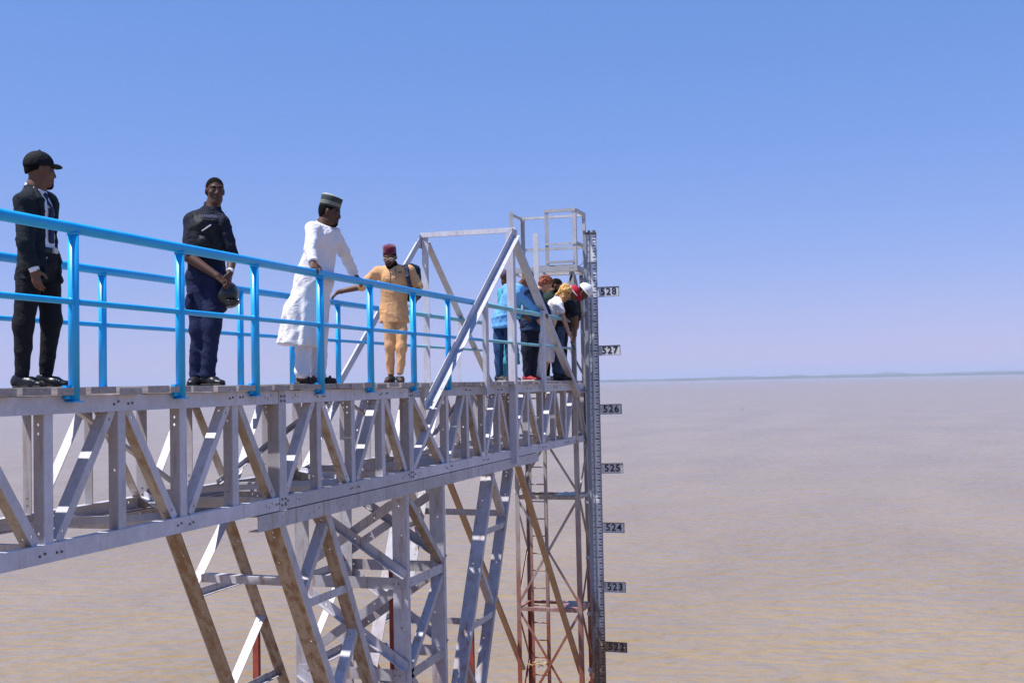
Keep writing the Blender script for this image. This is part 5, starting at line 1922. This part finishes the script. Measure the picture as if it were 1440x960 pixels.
for q in 'ab':
    p.shoe(q, plain_mat('grey_trainer', (.05, .05, .055), .7, .3), M['white_sole'])

p = simple('kaftan', 'person in teal robe and grey cap standing behind the man in light blue', (.8, .3), (.8, .2), .2, 'dark')
p.top(fabric('teal_robe', (0.06, 0.33, 0.40), .8, .08), 'robe', m=.03, hem=.28, sl='wrist', slr=(.078, .07, .064, .06), amp=.010, seed=61, flare=.06)
p.trousers(fabric('teal_trousers', (0.06, 0.30, 0.36), .8, .08), seed=62, cuff=.06)
me = ring_mesh([(.088, -.004), (.0915, .0), (.092, .05), (.094, .085), (.090, .092), (.07, .085), (.01, .084)], 40, .92, 1.10)
o = link('cap', me, fabric('grey_violet_cap', (0.16, 0.13, 0.19), .9, .4, .1, 40), p.root)
place(o, p.H(0, -.012, .050), p.hr, np.cross(p.hu, p.hr), p.hu)
for q in 'ab':
    p.shoe(q, M['shoe'])

p = simple('navy', 'red-haired person in navy shirt, dark trousers and red trainers bending forward', (.85, -.35), (.93, -.15), .5, 'pale', toes={'a': (.85, -.5), 'b': (.95, -.25)})
p.trousers(fabric('black_blue_trousers', (0.009, 0.012, 0.03), .85, .2), (.108, .084), (.08, .066), .008, 71, cuff=.08)
p.top(fabric('navy_shirt', (0.014, 0.032, 0.085), .85, .1), 'shirt', m=.034, hem=.80, sl='wrist', slr=(.080, .068, .06, .05), amp=.008, seed=72)
p.hair(fabric('auburn_hair', (0.22, 0.045, 0.014), .6, .4, .3, 50), .024, .035, -.06, amp=.014, f=55)
for q in 'ab':
    p.shoe(q, fabric('red_trainer', (0.36, 0.03, 0.045), .6, .5, .1, 25), M['white_sole'])

p = simple('green', 'man with glasses in dark green T-shirt reaching down over the railing', (.85, -.4), (.90, -.25), .35, 'warm',
           {'b': dict(palm=V(-.6, .5, 0), thumb=V(.2, -.8, .3), curl=.5)}, beard='full')
p.trousers(fabric('dark_trousers', (0.012, 0.013, 0.02), .85, .2), seed=81)
p.top(fabric('dark_green_jersey', (0.017, 0.036, 0.028), .85, .12), 'shirt', m=.026, hem=.86, sl=.72, slr=(.076, .072), amp=.007, seed=82)
p.hair(grow=.003, line=.07, back=-.04)
m = MB()
for q in (-1, 1):
    m.tube(Vector(p.H(q * .008, .104, .010)), Vector(p.H(q * .06, .098, .012)), .005, 6)
    m.tube(Vector(p.H(q * .061, .097, .012)), Vector(p.H(q * .079, .0, .008)), .004, 6)
m.build('glasses', plain_mat('red_brown_frame', (.12, .02, .02), .4), p.root, True)
for q in 'ab':
    p.shoe(q, M['shoe'])
F = Field(J['wb'] * 0 + p.J['wb'] - .08, p.J['wb'] + .08, .007)
d = unit(p.J['wb'] - p.J['eb'])
F.cone(p.J['wb'] - d * .03, p.J['wb'] - d * .012, .036, None, .004)
p.add('wristwatch', F, M['dark'])

p = simple('blond', 'blonde woman in white blouse and white skirt pointing down at the water', (.85, -.4), (.90, -.30), .6, 'pale',
           {'b': dict(palm=V(-.5, .3, -.5), thumb=V(-.3, -.8, .3), curl=.3, curls=(.05, .5, .7, .8))}, scale=.95, toes={'a': (.8, -.6), 'b': (.9, -.4)})
m_wb = fabric('white_blouse', (0.74, 0.70, 0.74), .85, .04)
p.top(m_wb, 'blouse', m=.018, hem=.80, sl=.55, slr=(.068, .066), amp=.008, seed=91)
J = p.J
F = Field(V(-.28, -.28, .22), V(.32, .28, .95), .011)
F.econe(J['pelvis'] + V(0, 0, .06), V(J['pelvis'][0] - .03, J['pelvis'][1], .56), p.rb, (.165, .135), (.205, .18), .03)
F.econe(V(J['pelvis'][0] - .03, J['pelvis'][1], .56), V(J['pelvis'][0] - .04, 0, .28), p.rb, (.205, .18), (.20, .18), .03)
x, y, z = F.all()
F.d = F.d + (.014 * np.sin(11 * np.arctan2(y, x) + 3 * z)).astype(np.float32)
F.folds(.006, 14, 92)
F.cut(V(0, 0, .30), V(0, 0, -1), .012, 3)
F.cut(J['pelvis'] + V(0, 0, .07), V(0, 0, 1))
p.add('skirt', F, m_wb)
hm_ = fabric('blonde_hair', (0.60, 0.34, 0.09), .55, .35, .3, 45)
F = Field(J['head'] - .26, J['head'] + .22, .0085)
F.ell(p.H(0, -.016, .040), V(.094, .112, .100), p.R(), .01)
F.econe(p.H(0, -.075, .04), p.H(-.0, -.09, -.12), p.hr, (.085, .045), (.075, .035), .04)
for q in (-1, 1):
    F.cone(p.H(q * .082, .0, .03), p.H(q * .075, .055, -.13), .032, .030, .03)
F.folds(.012, 50, 5, (1, 1, .6))
F.ell(p.H(0, .075, -.03), V(.052, .075, .085), p.R(), .01, True)
p.add('hair', F, hm_)
for q in 'ab':
    p.shoe(q, plain_mat('white_shoe', (.65, .63, .62), .6), M['white_sole'], .24, .042, high=.05)

p = simple('redcap', 'man in red cap, black top and jeans stooping beside the gauge', (.80, -.45), (.85, -.35), .95, 'warm',
           {'b': dict(palm=V(-.8, .2, 0), thumb=V(.3, -.9, 0), curl=.7)}, toes={'a': (.9, -.4), 'b': (.95, -.3)})
J = p.J
p.trousers(fabric('ripped_jeans', (0.035, 0.068, 0.14), .9, .45, .1, 28), (.098, .074), (.076, .064), .010, 101, cuff=.10)
p.top(fabric('black_jersey', (0.010, 0.013, 0.018), .85, .15), 'shirt', m=.026, hem=.80, sl=.7, slr=(.074, .07), amp=.007, seed=102)
p.hair(grow=.003, line=.06, back=-.04)
F = Field(J['head'] - .22, J['head'] + .24, .0085)
F.ell(p.H(0, -.014, .048), V(.088, .108, .092), p.R(), .01)
F.cut(p.H(0, .09, .040), -p.hu)
F.cone(p.H(0, .09, .045), p.H(0, .15, .030), .05, .03, .02)
cap = p.add('cap', F, fabric('red_cap_cotton', (0.40, 0.012, 0.03), .8, .1))
m = MB()
n_ = 28
ri = [Vector(p.H(.091 * math.cos(t), -.012 + .111 * math.sin(t), .050)) for t in [2 * math.pi * i / n_ for i in range(n_)]]
for i in range(n_):
    m.tube(ri[i], ri[(i + 1) % n_], .010, 6)
m.build('cap_band', m_wb, cap, True)
for q in 'ab':
    p.shoe(q, M['shoe'], M['sole'], .29, .052, high=.10)
F = Field(J['tb'] - .12, J['tb'] + .12, .007)
F.econe(J['tb'] + V(-.03, -.02, .05), J['tb'] + V(.035, -.02, -.075), V(0, 1, 0), (.036, .010), (.036, .010), .006)
me, cen = F.mesh('phone')
me.materials.append(M['shoe'])
ph = link('phone', me, None)
ph.location = p.root.location
ph.rotation_euler = p.root.rotation_euler
tag(ph, 'black phone in the lowered hand of the man in the red cap', 'phone')

p = simple('hardhat', 'person in white hard hat and dark clothes leaning out towards the gauge', (.85, -.3), (.93, -.2), .9, 'mid')
J = p.J
p.trousers(fabric('charcoal_trousers', (0.014, 0.015, 0.02), .85, .2), seed=111)
p.top(fabric('dark_navy_top', (0.010, 0.012, 0.022), .85, .15), 'shirt', m=.026, hem=.82, sl='wrist', slr=(.074, .066, .058, .046), amp=.007, seed=112)
p.hair(grow=.003, line=.06, back=-.045)
F = Field(J['head'] - .26, J['head'] + .26, .0085)
F.ell(p.H(0, -.010, .050), V(.105, .130, .112), p.R(), .01)
F.cut(p.H(0, 0, .030), -p.hu)
F.ell(p.H(0, .012, .034), V(.125, .155, .012), p.R(), .012)
F.cone(p.H(0, -.11, .10), p.H(0, .0, .168), .008, None, .02)
F.cone(p.H(0, .0, .168), p.H(0, .10, .105), .008, None, .02)
m_hat = plain_mat('white_hard_hat', (.78, .78, .80), .3, .03)
p.add('hard_hat', F, m_hat)
for q in 'ab':
    p.shoe(q, M['shoe'])

# ------------------------------------------------------------------ a bird far out on the water
F = Field(V(-.35, -.2, -.1), V(.4, .2, .45), .02)
F.ell(V(0, 0, .03), V(.24, .10, .09), None, .03)
F.cone(V(.17, 0, .06), V(.24, 0, .26), .045, .03, .04)
F.ell(V(.26, 0, .29), V(.06, .035, .04), None, .02)
F.cone(V(.30, 0, .28), V(.38, 0, .26), .016, .008, .01)
F.cone(V(-.20, 0, .05), V(-.32, 0, .09), .05, .02, .03)
me, cen = F.mesh('water_bird')
me.materials.append(plain_mat('dark_plumage', (.03, .028, .028), .7, .2))
bd = link('water_bird', me, None)
bd.location = (258.0, 27.0, 0.0)
tag(bd, 'tiny dark bird floating far out on the brown lake', 'bird')
